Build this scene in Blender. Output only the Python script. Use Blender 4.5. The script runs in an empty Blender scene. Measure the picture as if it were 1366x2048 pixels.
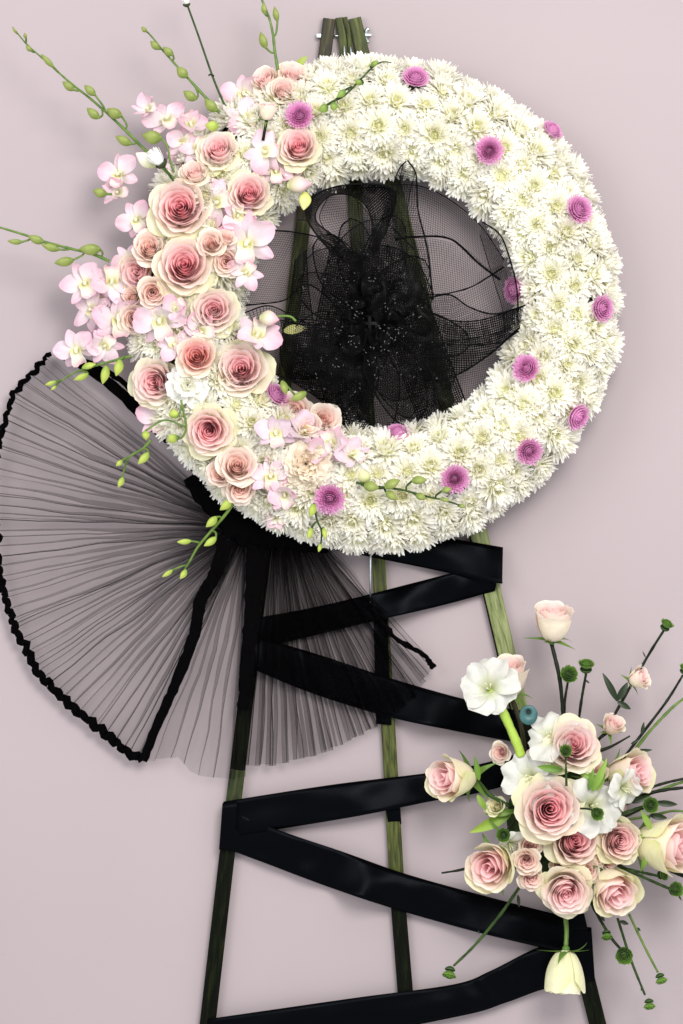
import bpy, math, random
from math import sin, cos, pi, radians, sqrt, atan2, hypot
from mathutils import Vector, Quaternion, Matrix, noise
rnd = random.Random(7)
scene = bpy.context.scene
COL = scene.collection

# ------------------------------------------------------------------ camera
S = 0.0006            # metres per photo pixel on the wall
D = 3.0               # camera distance from the wall
cam_d = bpy.data.cameras.new("camera"); cam = bpy.data.objects.new("camera", cam_d); COL.objects.link(cam)
cam.location = (0, -D, 0); cam.rotation_euler = (pi/2, 0, 0)
cam_d.sensor_fit = 'VERTICAL'; cam_d.sensor_height = 36.0; cam_d.lens = 36.0*D/(2048*S)
cam_d.clip_end = 100
scene.camera = cam

# ------------------------------------------------------------------ world and lamps (studio shot: no sky, no sun)
w = bpy.data.worlds.new("World"); scene.world = w; w.use_nodes = True
bg = w.node_tree.nodes['Background']; bg.inputs['Color'].default_value = (0.93, 0.95, 1.0, 1); bg.inputs['Strength'].default_value = 1.12
def area(name, loc, target, size, power, col):
    l = bpy.data.lights.new(name, 'AREA'); l.shape = 'SQUARE'; l.size = size; l.energy = power; l.color = col
    o = bpy.data.objects.new(name, l); COL.objects.link(o); o.location = loc
    o.rotation_euler = (Vector(target)-Vector(loc)).to_track_quat('-Z', 'Y').to_euler()
area("key_softbox", (0.52, -2.05, 0.82), (0.0, 0, -0.05), 0.85, 50, (1.0, 0.975, 0.95))
area("fill_softbox", (-1.5, -2.3, 0.8), (0, 0, -0.1), 1.3, 26, (0.96, 0.97, 1.0))
scene.view_settings.view_transform = 'Standard'; scene.view_settings.look = 'None'
scene.view_settings.exposure = 0.0; scene.view_settings.gamma = 1.0
scene.cycles.transparent_max_bounces = 48; scene.cycles.max_bounces = 10; scene.cycles.diffuse_bounces = 7

def P(px, py, d=0.0):
    k = (D-d*S)/D
    return Vector(((px-683)*S*k, -d*S, (1024-py)*S*k))

# ------------------------------------------------------------------ materials
def newmat(name):
    m = bpy.data.materials.new(name); m.use_nodes = True
    nt = m.node_tree; b = nt.nodes['Principled BSDF']
    return m, nt, b
def N(nt, t, **kw):
    n = nt.nodes.new(t)
    for k, v in kw.items():
        if k in n.inputs: n.inputs[k].default_value = v
        else: setattr(n, k, v)
    return n
def ramp(nt, fac, stops):
    r = nt.nodes.new('ShaderNodeValToRGB'); e = r.color_ramp.elements
    while len(e) < len(stops): e.new(0.5)
    for i, (p, c) in enumerate(stops): e[i].position = p; e[i].color = (*c, 1)
    nt.links.new(fac, r.inputs['Fac']); return r.outputs['Color']
def mixc(nt, a, b, fac, mode='MIX'):
    m = nt.nodes.new('ShaderNodeMix'); m.data_type = 'RGBA'; m.blend_type = mode
    for s, v in ((m.inputs[6], a), (m.inputs[7], b), (m.inputs[0], fac)):
        if hasattr(v, 'is_linked') or hasattr(v, 'links'): nt.links.new(v, s)
        else: s.default_value = v
    return m.outputs[2]
def bump(nt, b, h, strength, dist):
    n = nt.nodes.new('ShaderNodeBump'); n.inputs['Strength'].default_value = strength; n.inputs['Distance'].default_value = dist
    nt.links.new(h, n.inputs['Height']); nt.links.new(n.outputs['Normal'], b.inputs['Normal'])

def wall_mat():
    m, nt, b = newmat("painted_wall")
    tc = N(nt, 'ShaderNodeTexCoord')
    n1 = N(nt, 'ShaderNodeTexNoise', Scale=2.3, Detail=3.0, Roughness=0.5); nt.links.new(tc.outputs['Object'], n1.inputs['Vector'])
    n2 = N(nt, 'ShaderNodeTexNoise', Scale=40.0, Detail=6.0, Roughness=0.65); nt.links.new(tc.outputs['Object'], n2.inputs['Vector'])
    c = ramp(nt, n1.outputs['Fac'], [(0.3, (0.322, 0.273, 0.278)), (0.7, (0.344, 0.289, 0.294))])
    c2 = mixc(nt, c, (0.60, 0.50, 0.53, 1), 0.0)
    sp = ramp(nt, n2.outputs['Fac'], [(0.0, (0, 0, 0)), (0.66, (0, 0, 0)), (0.74, (0.25, 0.25, 0.25)), (1.0, (0.3, 0.3, 0.3))])
    c3 = mixc(nt, c, (0.232, 0.192, 0.192, 1), sp)
    nt.links.new(c3, b.inputs['Base Color']); b.inputs['Roughness'].default_value = 0.85; b.inputs['Specular IOR Level'].default_value = 0.15
    n3 = N(nt, 'ShaderNodeTexNoise', Scale=220.0, Detail=4.0); nt.links.new(tc.outputs['Object'], n3.inputs['Vector'])
    bump(nt, b, n3.outputs['Fac'], 0.08, 0.0006)
    return m
def petal_mat(name, trans=0.25, rough=0.5, vein=60.0, vstr=0.25, sheen=0.15):
    m, nt, b = newmat(name)
    at = N(nt, 'ShaderNodeAttribute', attribute_name='Col')
    tc = N(nt, 'ShaderNodeTexCoord'); oi = N(nt, 'ShaderNodeObjectInfo')
    n1 = N(nt, 'ShaderNodeTexNoise', Scale=3.0, Detail=4.0, Roughness=0.6); nt.links.new(tc.outputs['Object'], n1.inputs['Vector'])
    v = ramp(nt, n1.outputs['Fac'], [(0.25, (0.90, 0.88, 0.86)), (0.75, (1.06, 1.05, 1.04))])
    c = mixc(nt, at.outputs['Color'], v, 1.0, 'MULTIPLY')
    rr = ramp(nt, oi.outputs['Random'], [(0.0, (0.94, 0.93, 0.92)), (1.0, (1.0, 1.0, 1.0))])
    c = mixc(nt, c, rr, 1.0, 'MULTIPLY')
    nt.links.new(c, b.inputs['Base Color']); b.inputs['Roughness'].default_value = rough
    b.inputs['Specular IOR Level'].default_value = 0.3
    b.inputs['Sheen Weight'].default_value = sheen
    uv = N(nt, 'ShaderNodeUVMap', uv_map='UVMap')
    mp = N(nt, 'ShaderNodeMapping'); mp.inputs['Scale'].default_value = (vein, 2.5, 1); nt.links.new(uv.outputs['UV'], mp.inputs['Vector'])
    n2 = N(nt, 'ShaderNodeTexNoise', Scale=1.0, Detail=2.0); nt.links.new(mp.outputs['Vector'], n2.inputs['Vector'])
    bump(nt, b, n2.outputs['Fac'], vstr, 0.0003)
    tr = N(nt, 'ShaderNodeBsdfTranslucent'); nt.links.new(c, tr.inputs['Color'])
    mx = N(nt, 'ShaderNodeMixShader'); mx.inputs['Fac'].default_value = trans
    nt.links.new(b.outputs['BSDF'], mx.inputs[1]); nt.links.new(tr.outputs['BSDF'], mx.inputs[2])
    nt.links.new(mx.outputs['Shader'], nt.nodes['Material Output'].inputs['Surface'])
    return m
def green_mat(name, c0, c1, rough=0.45, scale=90.0):
    m, nt, b = newmat(name)
    tc = N(nt, 'ShaderNodeTexCoord')
    n1 = N(nt, 'ShaderNodeTexNoise', Scale=scale, Detail=4.0); nt.links.new(tc.outputs['Object'], n1.inputs['Vector'])
    nt.links.new(ramp(nt, n1.outputs['Fac'], [(0.35, c0), (0.65, c1)]), b.inputs['Base Color'])
    b.inputs['Roughness'].default_value = rough; bump(nt, b, n1.outputs['Fac'], 0.2, 0.0006)
    b.inputs['Specular IOR Level'].default_value = 0.12 if c1[1] < 0.1 else 0.4
    return m
def wood_mat(name, dark, mid, light, warp=1.0):
    m, nt, b = newmat(name)
    uv = N(nt, 'ShaderNodeUVMap', uv_map='UVMap')
    mp = N(nt, 'ShaderNodeMapping'); mp.inputs['Scale'].default_value = (9, 0.9, 1); nt.links.new(uv.outputs['UV'], mp.inputs['Vector'])
    n1 = N(nt, 'ShaderNodeTexNoise', Scale=1.0, Detail=5.0, Roughness=0.6, Distortion=0.6*warp); nt.links.new(mp.outputs['Vector'], n1.inputs['Vector'])
    mp2 = N(nt, 'ShaderNodeMapping'); mp2.inputs['Scale'].default_value = (60, 3, 1); nt.links.new(uv.outputs['UV'], mp2.inputs['Vector'])
    n2 = N(nt, 'ShaderNodeTexNoise', Scale=1.0, Detail=3.0); nt.links.new(mp2.outputs['Vector'], n2.inputs['Vector'])
    c = ramp(nt, n1.outputs['Fac'], [(0.33, dark), (0.5, mid), (0.68, light)])
    v = ramp(nt, n2.outputs['Fac'], [(0.3, (0.72, 0.72, 0.72)), (0.7, (1.1, 1.1, 1.1))])
    nt.links.new(mixc(nt, c, v, 1.0, 'MULTIPLY'), b.inputs['Base Color'])
    b.inputs['Roughness'].default_value = 0.5; b.inputs['Specular IOR Level'].default_value = 0.2; bump(nt, b, n2.outputs['Fac'], 0.4, 0.0008)
    return m
def satin_mat():
    m, nt, b = newmat("black_satin")
    uv = N(nt, 'ShaderNodeUVMap', uv_map='UVMap')
    mp = N(nt, 'ShaderNodeMapping'); mp.inputs['Scale'].default_value = (90, 300, 1); nt.links.new(uv.outputs['UV'], mp.inputs['Vector'])
    n2 = N(nt, 'ShaderNodeTexNoise', Scale=1.0, Detail=2.0); nt.links.new(mp.outputs['Vector'], n2.inputs['Vector'])
    b.inputs['Base Color'].default_value = (0.0006, 0.0006, 0.0009, 1); b.inputs['Roughness'].default_value = 0.32
    b.inputs['Specular IOR Level'].default_value = 0.04; b.inputs['Specular Tint'].default_value = (0.75, 0.86, 1.0, 1)
    bump(nt, b, n2.outputs['Fac'], 0.35, 0.0003)
    return m
def net_mat(name, line, soft=0.05):
    m, nt, b = newmat(name)
    b.inputs['Base Color'].default_value = (0.002, 0.002, 0.002, 1); b.inputs['Roughness'].default_value = 0.4
    b.inputs['Specular IOR Level'].default_value = 0.05
    uv = N(nt, 'ShaderNodeUVMap', uv_map='UVMap')
    sep = N(nt, 'ShaderNodeSeparateXYZ'); nt.links.new(uv.outputs['UV'], sep.inputs[0])
    outs = []
    for ax in (0, 1):
        f = N(nt, 'ShaderNodeMath', operation='FRACT'); nt.links.new(sep.outputs[ax], f.inputs[0])
        l = N(nt, 'ShaderNodeMath', operation='LESS_THAN'); nt.links.new(f.outputs[0], l.inputs[0]); l.inputs[1].default_value = line
        outs.append(l.outputs[0])
    mx = N(nt, 'ShaderNodeMath', operation='MAXIMUM'); nt.links.new(outs[0], mx.inputs[0]); nt.links.new(outs[1], mx.inputs[1])
    t = N(nt, 'ShaderNodeBsdfTransparent'); ms = N(nt, 'ShaderNodeMixShader')
    nt.links.new(mx.outputs[0], ms.inputs['Fac']); nt.links.new(t.outputs[0], ms.inputs[1]); nt.links.new(b.outputs[0], ms.inputs[2])
    nt.links.new(ms.outputs[0], nt.nodes['Material Output'].inputs['Surface'])
    return m
def tulle_mat(name, alpha, col=(0.0018, 0.0016, 0.0018)):
    m, nt, b = newmat(name)
    b.inputs['Base Color'].default_value = (*col, 1); b.inputs['Roughness'].default_value = 0.6
    b.inputs['Specular IOR Level'].default_value = 0.06
    uv = N(nt, 'ShaderNodeUVMap', uv_map='UVMap')
    mp = N(nt, 'ShaderNodeMapping'); mp.inputs['Scale'].default_value = (0.10, 0.012, 1); nt.links.new(uv.outputs['UV'], mp.inputs['Vector'])
    n = N(nt, 'ShaderNodeTexNoise', Scale=1.0, Detail=3.0); nt.links.new(mp.outputs['Vector'], n.inputs['Vector'])
    r = N(nt, 'ShaderNodeMapRange'); r.inputs['From Min'].default_value = 0.3; r.inputs['From Max'].default_value = 0.75
    r.inputs['To Min'].default_value = alpha*0.82; r.inputs['To Max'].default_value = min(1, alpha*1.25); nt.links.new(n.outputs['Fac'], r.inputs['Value'])
    t = N(nt, 'ShaderNodeBsdfTransparent'); ms = N(nt, 'ShaderNodeMixShader')
    nt.links.new(r.outputs[0], ms.inputs['Fac']); nt.links.new(t.outputs[0], ms.inputs[1]); df = N(nt, 'ShaderNodeBsdfDiffuse'); df.inputs['Color'].default_value = (*col, 1); nt.nodes.remove(b); nt.links.new(df.outputs[0], ms.inputs[2])
    nt.links.new(ms.outputs[0], nt.nodes['Material Output'].inputs['Surface'])
    return m
def plain(name, c, rough=0.5, metal=0.0, scale=120.0, var=0.25):
    m, nt, b = newmat(name)
    tc = N(nt, 'ShaderNodeTexCoord')
    n1 = N(nt, 'ShaderNodeTexNoise', Scale=scale, Detail=3.0); nt.links.new(tc.outputs['Object'], n1.inputs['Vector'])
    lo = tuple(x*(1-var) for x in c); hi = tuple(min(1, x*(1+var)) for x in c)
    nt.links.new(ramp(nt, n1.outputs['Fac'], [(0.3, lo), (0.7, hi)]), b.inputs['Base Color'])
    b.inputs['Roughness'].default_value = rough; b.inputs['Metallic'].default_value = metal
    if name == 'black_thread': b.inputs['Specular IOR Level'].default_value = 0.05
    bump(nt, b, n1.outputs['Fac'], 0.15, 0.0005)
    return m

MW = wall_mat()
MP = petal_mat("rose_petal", 0.42, 0.5, 26, 0.25)
MM = petal_mat("chrysanthemum_petal", 0.48, 0.5, 5, 0.25)
MO = petal_mat("orchid_petal", 0.28, 0.45, 14, 0.35)
MG = green_mat("bud_stem_green", (0.055, 0.115, 0.012), (0.11, 0.18, 0.025))
MB = petal_mat("orchid_bud_skin", 0.12, 0.4, 10, 0.4, 0.0)
MGD = green_mat("dark_stem_green", (0.012, 0.030, 0.008), (0.04, 0.075, 0.015))
MSB = green_mat("blackened_stem", (0.004, 0.006, 0.003), (0.012, 0.02, 0.007))
MLF = petal_mat("green_leaf", 0.15, 0.4, 8, 0.5, 0.0)
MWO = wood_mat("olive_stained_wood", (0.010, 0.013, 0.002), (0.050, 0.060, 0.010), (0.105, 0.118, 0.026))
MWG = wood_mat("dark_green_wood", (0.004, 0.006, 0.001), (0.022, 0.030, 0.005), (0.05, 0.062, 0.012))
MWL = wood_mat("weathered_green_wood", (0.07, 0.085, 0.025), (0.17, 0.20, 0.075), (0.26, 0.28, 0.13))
MWD = wood_mat("dark_stained_wood", (0.0015, 0.002, 0.001), (0.003, 0.004, 0.0015), (0.009, 0.012, 0.003))  # near-black copy of the leg wood, shade put into its colour
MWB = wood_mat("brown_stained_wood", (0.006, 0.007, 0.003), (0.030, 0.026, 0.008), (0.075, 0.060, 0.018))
MWD.node_tree.nodes['Principled BSDF'].inputs['Specular IOR Level'].default_value = 0.05
MSAT = satin_mat()
MNET = net_mat("black_crinoline_net", 0.15)
MNETD = net_mat("black_crinoline_net_doubled", 0.40)
MTU = tulle_mat("black_pleated_organza", 0.205)
MTU3 = tulle_mat("black_pleated_organza_dense", 0.23)
MTU2 = tulle_mat("black_crumpled_organza", 1.25)
MBK = plain("black_thread", (0.0025, 0.0025, 0.003), 0.7)
MST = plain("zinc_steel", (0.55, 0.60, 0.62), 0.3, 1.0)
MFO = green_mat("wet_floral_foam", (0.010, 0.020, 0.007), (0.03, 0.05, 0.015), 0.9)
MTEAL = plain("teal_plastic", (0.020, 0.085, 0.085), 0.45)
MHOLE = plain("black_rubber", (0.004, 0.004, 0.004), 0.7)

# ------------------------------------------------------------------ mesh helpers
class MB_:
    def __init__(s): s.V = []; s.F = []; s.C = []; s.U = []
    def v(s, co, c=(1, 1, 1), uv=(0, 0)): s.V.append(tuple(co)); s.C.append(c); s.U.append(uv); return len(s.V)-1
    def grid(s, rows):
        """rows: list of lists of vertex ids"""
        for a, b in zip(rows, rows[1:]):
            for i in range(len(a)-1): s.F.append((a[i], a[i+1], b[i+1], b[i]))
    def mesh(s, name, mat, smooth=True):
        me = bpy.data.meshes.new(name); me.from_pydata(s.V, [], s.F)
        a = me.color_attributes.new('Col', 'FLOAT_COLOR', 'POINT')
        flat = []
        for c in s.C: flat += [c[0], c[1], c[2], 1.0]
        a.data.foreach_set('color', flat)
        uvl = me.uv_layers.new(name='UVMap'); li = [0]*len(me.loops); me.loops.foreach_get('vertex_index', li)
        fu = []
        for i in li: fu += s.U[i]
        uvl.data.foreach_set('uv', fu)
        me.materials.append(mat)
        if smooth: me.polygons.foreach_set('use_smooth', [True]*len(me.polygons))
        me.update(); return me
def obj(name, me, parent=None, loc=None, rotz=0.0):
    o = bpy.data.objects.new(name, me); COL.objects.link(o)
    if parent: o.parent = parent
    if loc is not None: o.location = loc
    if rotz: o.rotation_euler = (0, 0, rotz)
    return o
def tag(o, label, cat, group=None):
    o['label'] = label; o['category'] = cat
    if group: o['group'] = group
    return o
def empty(name, loc, label, cat, group=None):
    o = bpy.data.objects.new(name, None); COL.objects.link(o); o.location = loc; o.empty_display_size = 0.01
    return tag(o, label, cat, group)
def local(mb, root):
    l = root.location
    mb.V = [(x-l.x, y-l.y, z-l.z) for x, y, z in mb.V]
    return mb
def part(name, mb, mat, root, smooth=True):
    return obj(name, local(mb, root).mesh(name, mat, smooth), root)
def face_dir(o, f, spin=0.0, scale=1.0):
    """turn +Z of o to f = (right, up, towards camera)"""
    v = Vector((f[0], -f[2], f[1])).normalized()
    q = v.to_track_quat('Z', 'Y') @ Quaternion((0, 0, 1), spin)
    o.rotation_mode = 'QUATERNION'; o.rotation_quaternion = q; o.scale = (scale,)*3
def lerp(a, b, t): return a+(b-a)*t
def lc(a, b, t): t = max(0, min(1, t)); return tuple(a[i]+(b[i]-a[i])*t for i in range(3))
def multi(stops, t):
    for (p0, c0), (p1, c1) in zip(stops, stops[1:]):
        if t <= p1: return lc(c0, c1, (t-p0)/(p1-p0+1e-9))
    return stops[-1][1]
def smooth_path(pts, n=8):
    """Catmull-Rom through points (Vectors)"""
    pts = [Vector(p) for p in pts]
    if len(pts) < 3:
        return [pts[0].lerp(pts[-1], i/n) for i in range(n+1)]
    q = [pts[0]*2-pts[1]]+pts+[pts[-1]*2-pts[-2]]; out = []
    for i in range(1, len(q)-2):
        a, b, c, d = q[i-1:i+3]
        for k in range(n):
            t = k/n
            out.append(0.5*((2*b)+(c-a)*t+(2*a-5*b+4*c-d)*t*t+(3*b-a-3*c+d)*t*t*t))
    out.append(pts[-1]); return out
def tube(mb, path, r0, r1=None, sides=6, col=(1, 1, 1), knob=0.0, caps=True):
    r1 = r0 if r1 is None else r1; rows = []
    n = len(path)
    for i, p in enumerate(path):
        t = (path[min(i+1, n-1)]-path[max(i-1, 0)]).normalized()
        up = Vector((0, 1, 0)) if abs(t.y) < 0.9 else Vector((1, 0, 0))
        a = t.cross(up).normalized(); b = t.cross(a)
        r = lerp(r0, r1, i/(n-1))*(1+knob*(noise.noise(p*160)))
        rows.append([mb.v(p+(a*cos(2*pi*k/sides)+b*sin(2*pi*k/sides))*r, col, (k/sides, i/n)) for k in range(sides)])
    for a, b in zip(rows, rows[1:]):
        for k in range(sides):
            mb.F.append((a[k], a[(k+1) % sides], b[(k+1) % sides], b[k]))
    if caps: mb.F.append(tuple(rows[0][::-1])); mb.F.append(tuple(rows[-1]))
    return mb
def blade(mb, L, W, az, e0, e1, c0, c1, rows=5, cols=3, br=0.0, bz=0.0, cup=0.2, prof=None, ruf=0.0, twist=0.0, edge=None, seed=0.0, fold=0.0):
    """a petal or leaf starting br from the axis, rising from elevation e0 to e1"""
    prof = prof or (0.45, 0.75, 0.98, 1.0, 0.82, 0.25)
    R = []; x = br; z = bz
    for i in range(rows+1):
        t = i/rows
        e = lerp(e0, e1, t)
        if i: x += cos(e)*L/rows; z += sin(e)*L/rows
        f = t*(len(prof)-1); k = min(int(f), len(prof)-2); wd = W*0.5*lerp(prof[k], prof[k+1], f-k)
        ids = []
        for j in range(cols):
            u = 2*j/(cols-1)-1
            hh = cup*(u*u)*wd + ruf*wd*sin(5*u+7*t+seed)*t + 0.45*ruf*wd*sin(13*u+4*t+seed*2)*t*t*abs(u)
            if fold: hh += fold*abs(u)*wd
            nx, nz = -sin(e), cos(e)
            tx = u*wd; tl = twist*t
            px = x+nx*(hh*cos(tl)+tx*sin(tl)); pz = z+nz*(hh*cos(tl)+tx*sin(tl)); py = tx*cos(tl)
            c = lc(c0, c1, t) if not callable(c1) else c1(t, u)
            if edge: c = lc(c, edge, (abs(u)**2)*0.6*t+max(0, t-0.75)*1.5)
            ids.append(mb.v((px*cos(az)-py*sin(az), px*sin(az)+py*cos(az), pz), c, ((u+1)/2, t)))
        R.append(ids)
    mb.grid(R); return mb

# ------------------------------------------------------------------ the wall
mb = MB_()
n = 12
rows = [[mb.v((lerp(-2.5, 2.5, i/n), 0, lerp(-2.5, 2.5, j/n)), (1, 1, 1), (i/n, j/n)) for i in range(n+1)] for j in range(n+1)]
mb.grid(rows)
wall = obj("wall", mb.mesh("wall", MW)); wall['kind'] = 'structure'

# ------------------------------------------------------------------ easel
easel = empty("easel", P(690, 120, 0), "tall wooden display easel with olive stained slats behind the wreath", "easel")
def slat(name, pts, w0, w1, d0, th, mat, label=None, d1=None):
    """pts: centre line pixels; a flat bar with bevelled edges"""
    mb = MB_(); path = smooth_path([Vector((x, y, 0)) for x, y in pts], 6) if len(pts) > 2 else [Vector((lerp(pts[0][0], pts[1][0], k/16), lerp(pts[0][1], pts[1][1], k/16), 0)) for k in range(17)]
    rows = []; m = len(path); acc = 0
    d1 = d0 if d1 is None else d1
    for i, p in enumerate(path):
        t = (path[min(i+1, m-1)]-path[max(i-1, 0)]).normalized(); nx, ny = t.y, -t.x
        if i: acc += (p-path[i-1]).length
        wd = lerp(w0, w1, i/(m-1))/2; d = lerp(d0, d1, i/(m-1)); ch = 2.0
        prof = [(-wd, d), (-wd, d+th-ch), (-wd+ch, d+th), (wd-ch, d+th), (wd, d+th-ch), (wd, d)]
        rows.append([mb.v(P(p.x+nx*a, p.y+ny*a, dd), (1, 1, 1), ((a+wd)/80, acc/80)) for a, dd in prof])
    for a, b in zip(rows, rows[1:]):
        for k in range(6): mb.F.append((a[k], a[(k+1) % 6], b[(k+1) % 6], b[k]))
    mb.F.append(tuple(rows[0][::-1])); mb.F.append(tuple(rows[-1]))
    o = part(name, mb, mat, easel, False)
    if label: o['label'] = label
    return o
slat("leg", [(659, 37), (607, 440)], 25, 29, 8, 13, MWB, "brown stained left leg")
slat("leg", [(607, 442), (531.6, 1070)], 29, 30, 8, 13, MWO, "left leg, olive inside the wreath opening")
slat("leg", [(531.5, 1070.6), (475, 1540)], 30, 31, 8, 13, MWD, "left leg, blackened behind the fan")  # darkening under the sheer fan is put into this length's colour
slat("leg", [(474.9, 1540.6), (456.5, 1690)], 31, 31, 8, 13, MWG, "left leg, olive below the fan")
slat("leg", [(456.4, 1690.6), (412, 2075)], 31, 32, 8, 13, MWD, "foot of the left leg, shade put into its colour")
slat("leg", [(678, 35), (690, 120), (708, 400), (757, 1120), (795.6, 1800)], 15, 30, 6, 12, MWO, "olive middle leg")
slat("leg", [(795.8, 1801), (812, 2000)], 30, 31, 6, 12, MWD, "foot of the middle leg, shade put into its colour")
slat("leg", [(690, 34), (703, 130), (742, 760)], 9, 9, 19, 6, MWO, "thin front slat")
slat("leg", [(709, 36), (954, 1058)], 26, 34, 9, 13, MWO, "olive right leg")
slat("leg", [(956, 1060), (1040, 1420)], 36, 34, 9, 13, MWL, "weathered lower right leg")
slat("leg", [(1040.4, 1422), (1202, 2075)], 34, 34, 9, 13, MWD, "foot of the right leg, shade put into its colour")
# inner black edge of the right leg, bolt, wing nut, rods
slat("edge_strip", [(938, 1062), (1022, 1420)], 5, 5, 6, 15, MWD, "black inner edge")
mb = MB_(); tube(mb, [P(640, 72, 12), P(735, 71, 12)], 2.2*S, sides=10); part("bolt", mb, MST, easel)
mb = MB_()
for k in range(6):
    pass
tube(mb, [P(634, 72, 12), P(642, 72, 12)], 6*S, sides=6); part("bolt_head", mb, MST, easel, False)
mb = MB_(); tube(mb, smooth_path([P(728, 71, 12), P(734, 70, 12), P(743, 70, 12)]), 5.5*S, 3.0*S, 10)
for s in (-1, 1):
    pth = [P(730, 71+s*3, 12), P(733, 71+s*9, 13), P(737, 71+s*14, 14)]
    tube(mb, smooth_path(pth, 4), 3.2*S, 4.6*S, 6)
part("wing_nut", mb, MST, easel)
for x0, y0, x1, y1 in ((688.5, 92, 690, 125), (701, 94, 705, 125), (741.5, 1050, 740.5, 1205)):
    mb = MB_(); tube(mb, [P(x0, y0, 30), P(x1, y1, 30)], 1.9*S, sides=8); part("wire_rod", mb, MST, easel)
mb = MB_(); tube(mb, smooth_path([P(1020, 1390, 50), P(1036, 1430, 60), P(1046, 1475, 62), P(1050, 1530, 60)]), 5*S, 4.2*S, 8, knob=0.2)
cane = obj("bamboo_cane", mb.mesh("bamboo_cane", MWB)); tag(cane, "thin brown cane standing behind the thick green gladiolus stem", "cane")

# ------------------------------------------------------------------ satin ribbon
ribbon = empty("satin_ribbon", P(1000, 1120, 20), "wide black satin ribbon laced in zigzags down the easel legs", "ribbon")
def band(name, top, bot, d0, d1, wav=3.0, seed=0, nseg=26, mat=None, label=None, nacr=8, bulge=5.0, feat=()):
    """strip between two pixel polylines"""
    a = smooth_path([Vector((x, y, 0)) for x, y in top], nseg); b = smooth_path([Vector((x, y, 0)) for x, y in bot], nseg)
    def samp(p, t):
        f = t*(len(p)-1); k = min(int(f), len(p)-2); return p[k].lerp(p[k+1], f-k)
    mb = MB_(); M_ = 60; rows = []; L = (a[-1]-a[0]).length
    for i in range(M_+1):
        t = i/M_; A = samp(a, t); B = samp(b, t); ids = []
        for j in range(nacr+1):
            v = j/nacr; q = A.lerp(B, v)
            d = lerp(d0, d1, t)+bulge*sin(pi*v)*0.4+wav*noise.noise(Vector((t*L/110+seed, v*0.9, seed*3.1)))+wav*0.6*noise.noise(Vector((t*L/45+seed, v*1.6, seed)))
            for t0, sg, tw, hp in feat:
                g = math.exp(-((t-t0)*L/sg)**2); d += g*(tw*(v-.5)+hp)
            ids.append(mb.v(P(q.x, q.y, d), (1, 1, 1), (v, t*L/66)))
        rows.append(ids)
    mb.grid(rows)
    o = part(name, mb, mat or MSAT, ribbon)
    sm = o.modifiers.new("cloth thickness", 'SOLIDIFY'); sm.thickness = 0.0006; sm.offset = 0
    if label: o['label'] = label
    return o
band("ribbon_band", [(560, 1040), (690, 1052), (880, 1074), (996, 1093), (1000, 1094)], [(560, 1082), (690, 1104), (860, 1138), (990, 1165), (1004, 1166)], 26, 30, 8.5, 1.2, feat=((.80, 75, 34, 18),))
band("ribbon_band", [(1000, 1120), (880, 1152), (760, 1183), (640, 1212), (512, 1236)], [(990, 1182), (880, 1212), (745, 1243), (620, 1273), (505, 1300)], 23, 24, 8.5, 2.7, feat=((.40, 45, 34, 16),))
band("ribbon_band", [(505, 1270), (640, 1310), (780, 1356), (920, 1396), (1048, 1424)], [(486, 1330), (620, 1385), (770, 1432), (900, 1460), (1040, 1486)], 25, 27, 10.2, 5.1, feat=((.66, 45, 34, 16),))
band("ribbon_band", [(1060, 1500), (960, 1528), (862, 1545), (660, 1570), (447, 1603)], [(1065, 1555), (960, 1585), (865, 1602), (700, 1635), (444, 1676)], 23, 24, 10.2, 7.3, feat=((.70, 70, 24, 12),))
band("ribbon_band", [(446, 1612), (552, 1658), (690, 1705), (812, 1748), (1000, 1800), (1150, 1838)], [(446, 1695), (540, 1730), (660, 1775), (780, 1815), (960, 1866), (1140, 1908)], 26, 28, 11.9, 9.9, feat=((.50, 45, 34, 16), (.82, 55, 28, 14)))
band("ribbon_band", [(1140, 1876), (1068, 1898), (980, 1942), (905, 1969), (700, 1997), (415, 2038)], [(1150, 1965), (1085, 1979), (1010, 2006), (930, 2030), (700, 2072), (415, 2102)], 23, 24, 8.5, 12.2)
band("ribbon_wrap", [(975, 1090), (1001, 1098)], [(978, 1165), (1005, 1167)], 31, 18, 2.0, 3.3, label="fold of ribbon round the right leg")
band("ribbon_wrap", [(489, 1228), (524, 1232)], [(478, 1350), (512, 1352)], 26, 27, 2.0, 4.4, label="fold of ribbon round the left leg")
band("ribbon_wrap", [(445, 1606), (474, 1602)], [(438, 1699), (468, 1702)], 31, 33, 4.0, 6.4, label="creased knot of ribbon on the left leg")
band("ribbon_wrap", [(747, 1236), (775, 1238)], [(752, 1448), (783, 1450)], 22, 22, 1.5, 8.4, label="ribbon wound down the middle leg")
band("ribbon_wrap", [(770, 1610), (800, 1606)], [(777, 1650), (803, 1648)], 17, 17, 1.5, 8.9, label="ribbon wound round the middle leg")
band("ribbon_wrap", [(1120, 1846), (1183, 1855)], [(1110, 1966), (1190, 1962)], 29, 28, 2.0, 10.4, label="ribbon end folded over the right leg")
band("ribbon_wrap", [(1125, 1790), (1160, 1790)], [(1128, 1860), (1176, 1860)], 30, 30, 2.0, 11.4, label="ribbon wound round the right leg")

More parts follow.
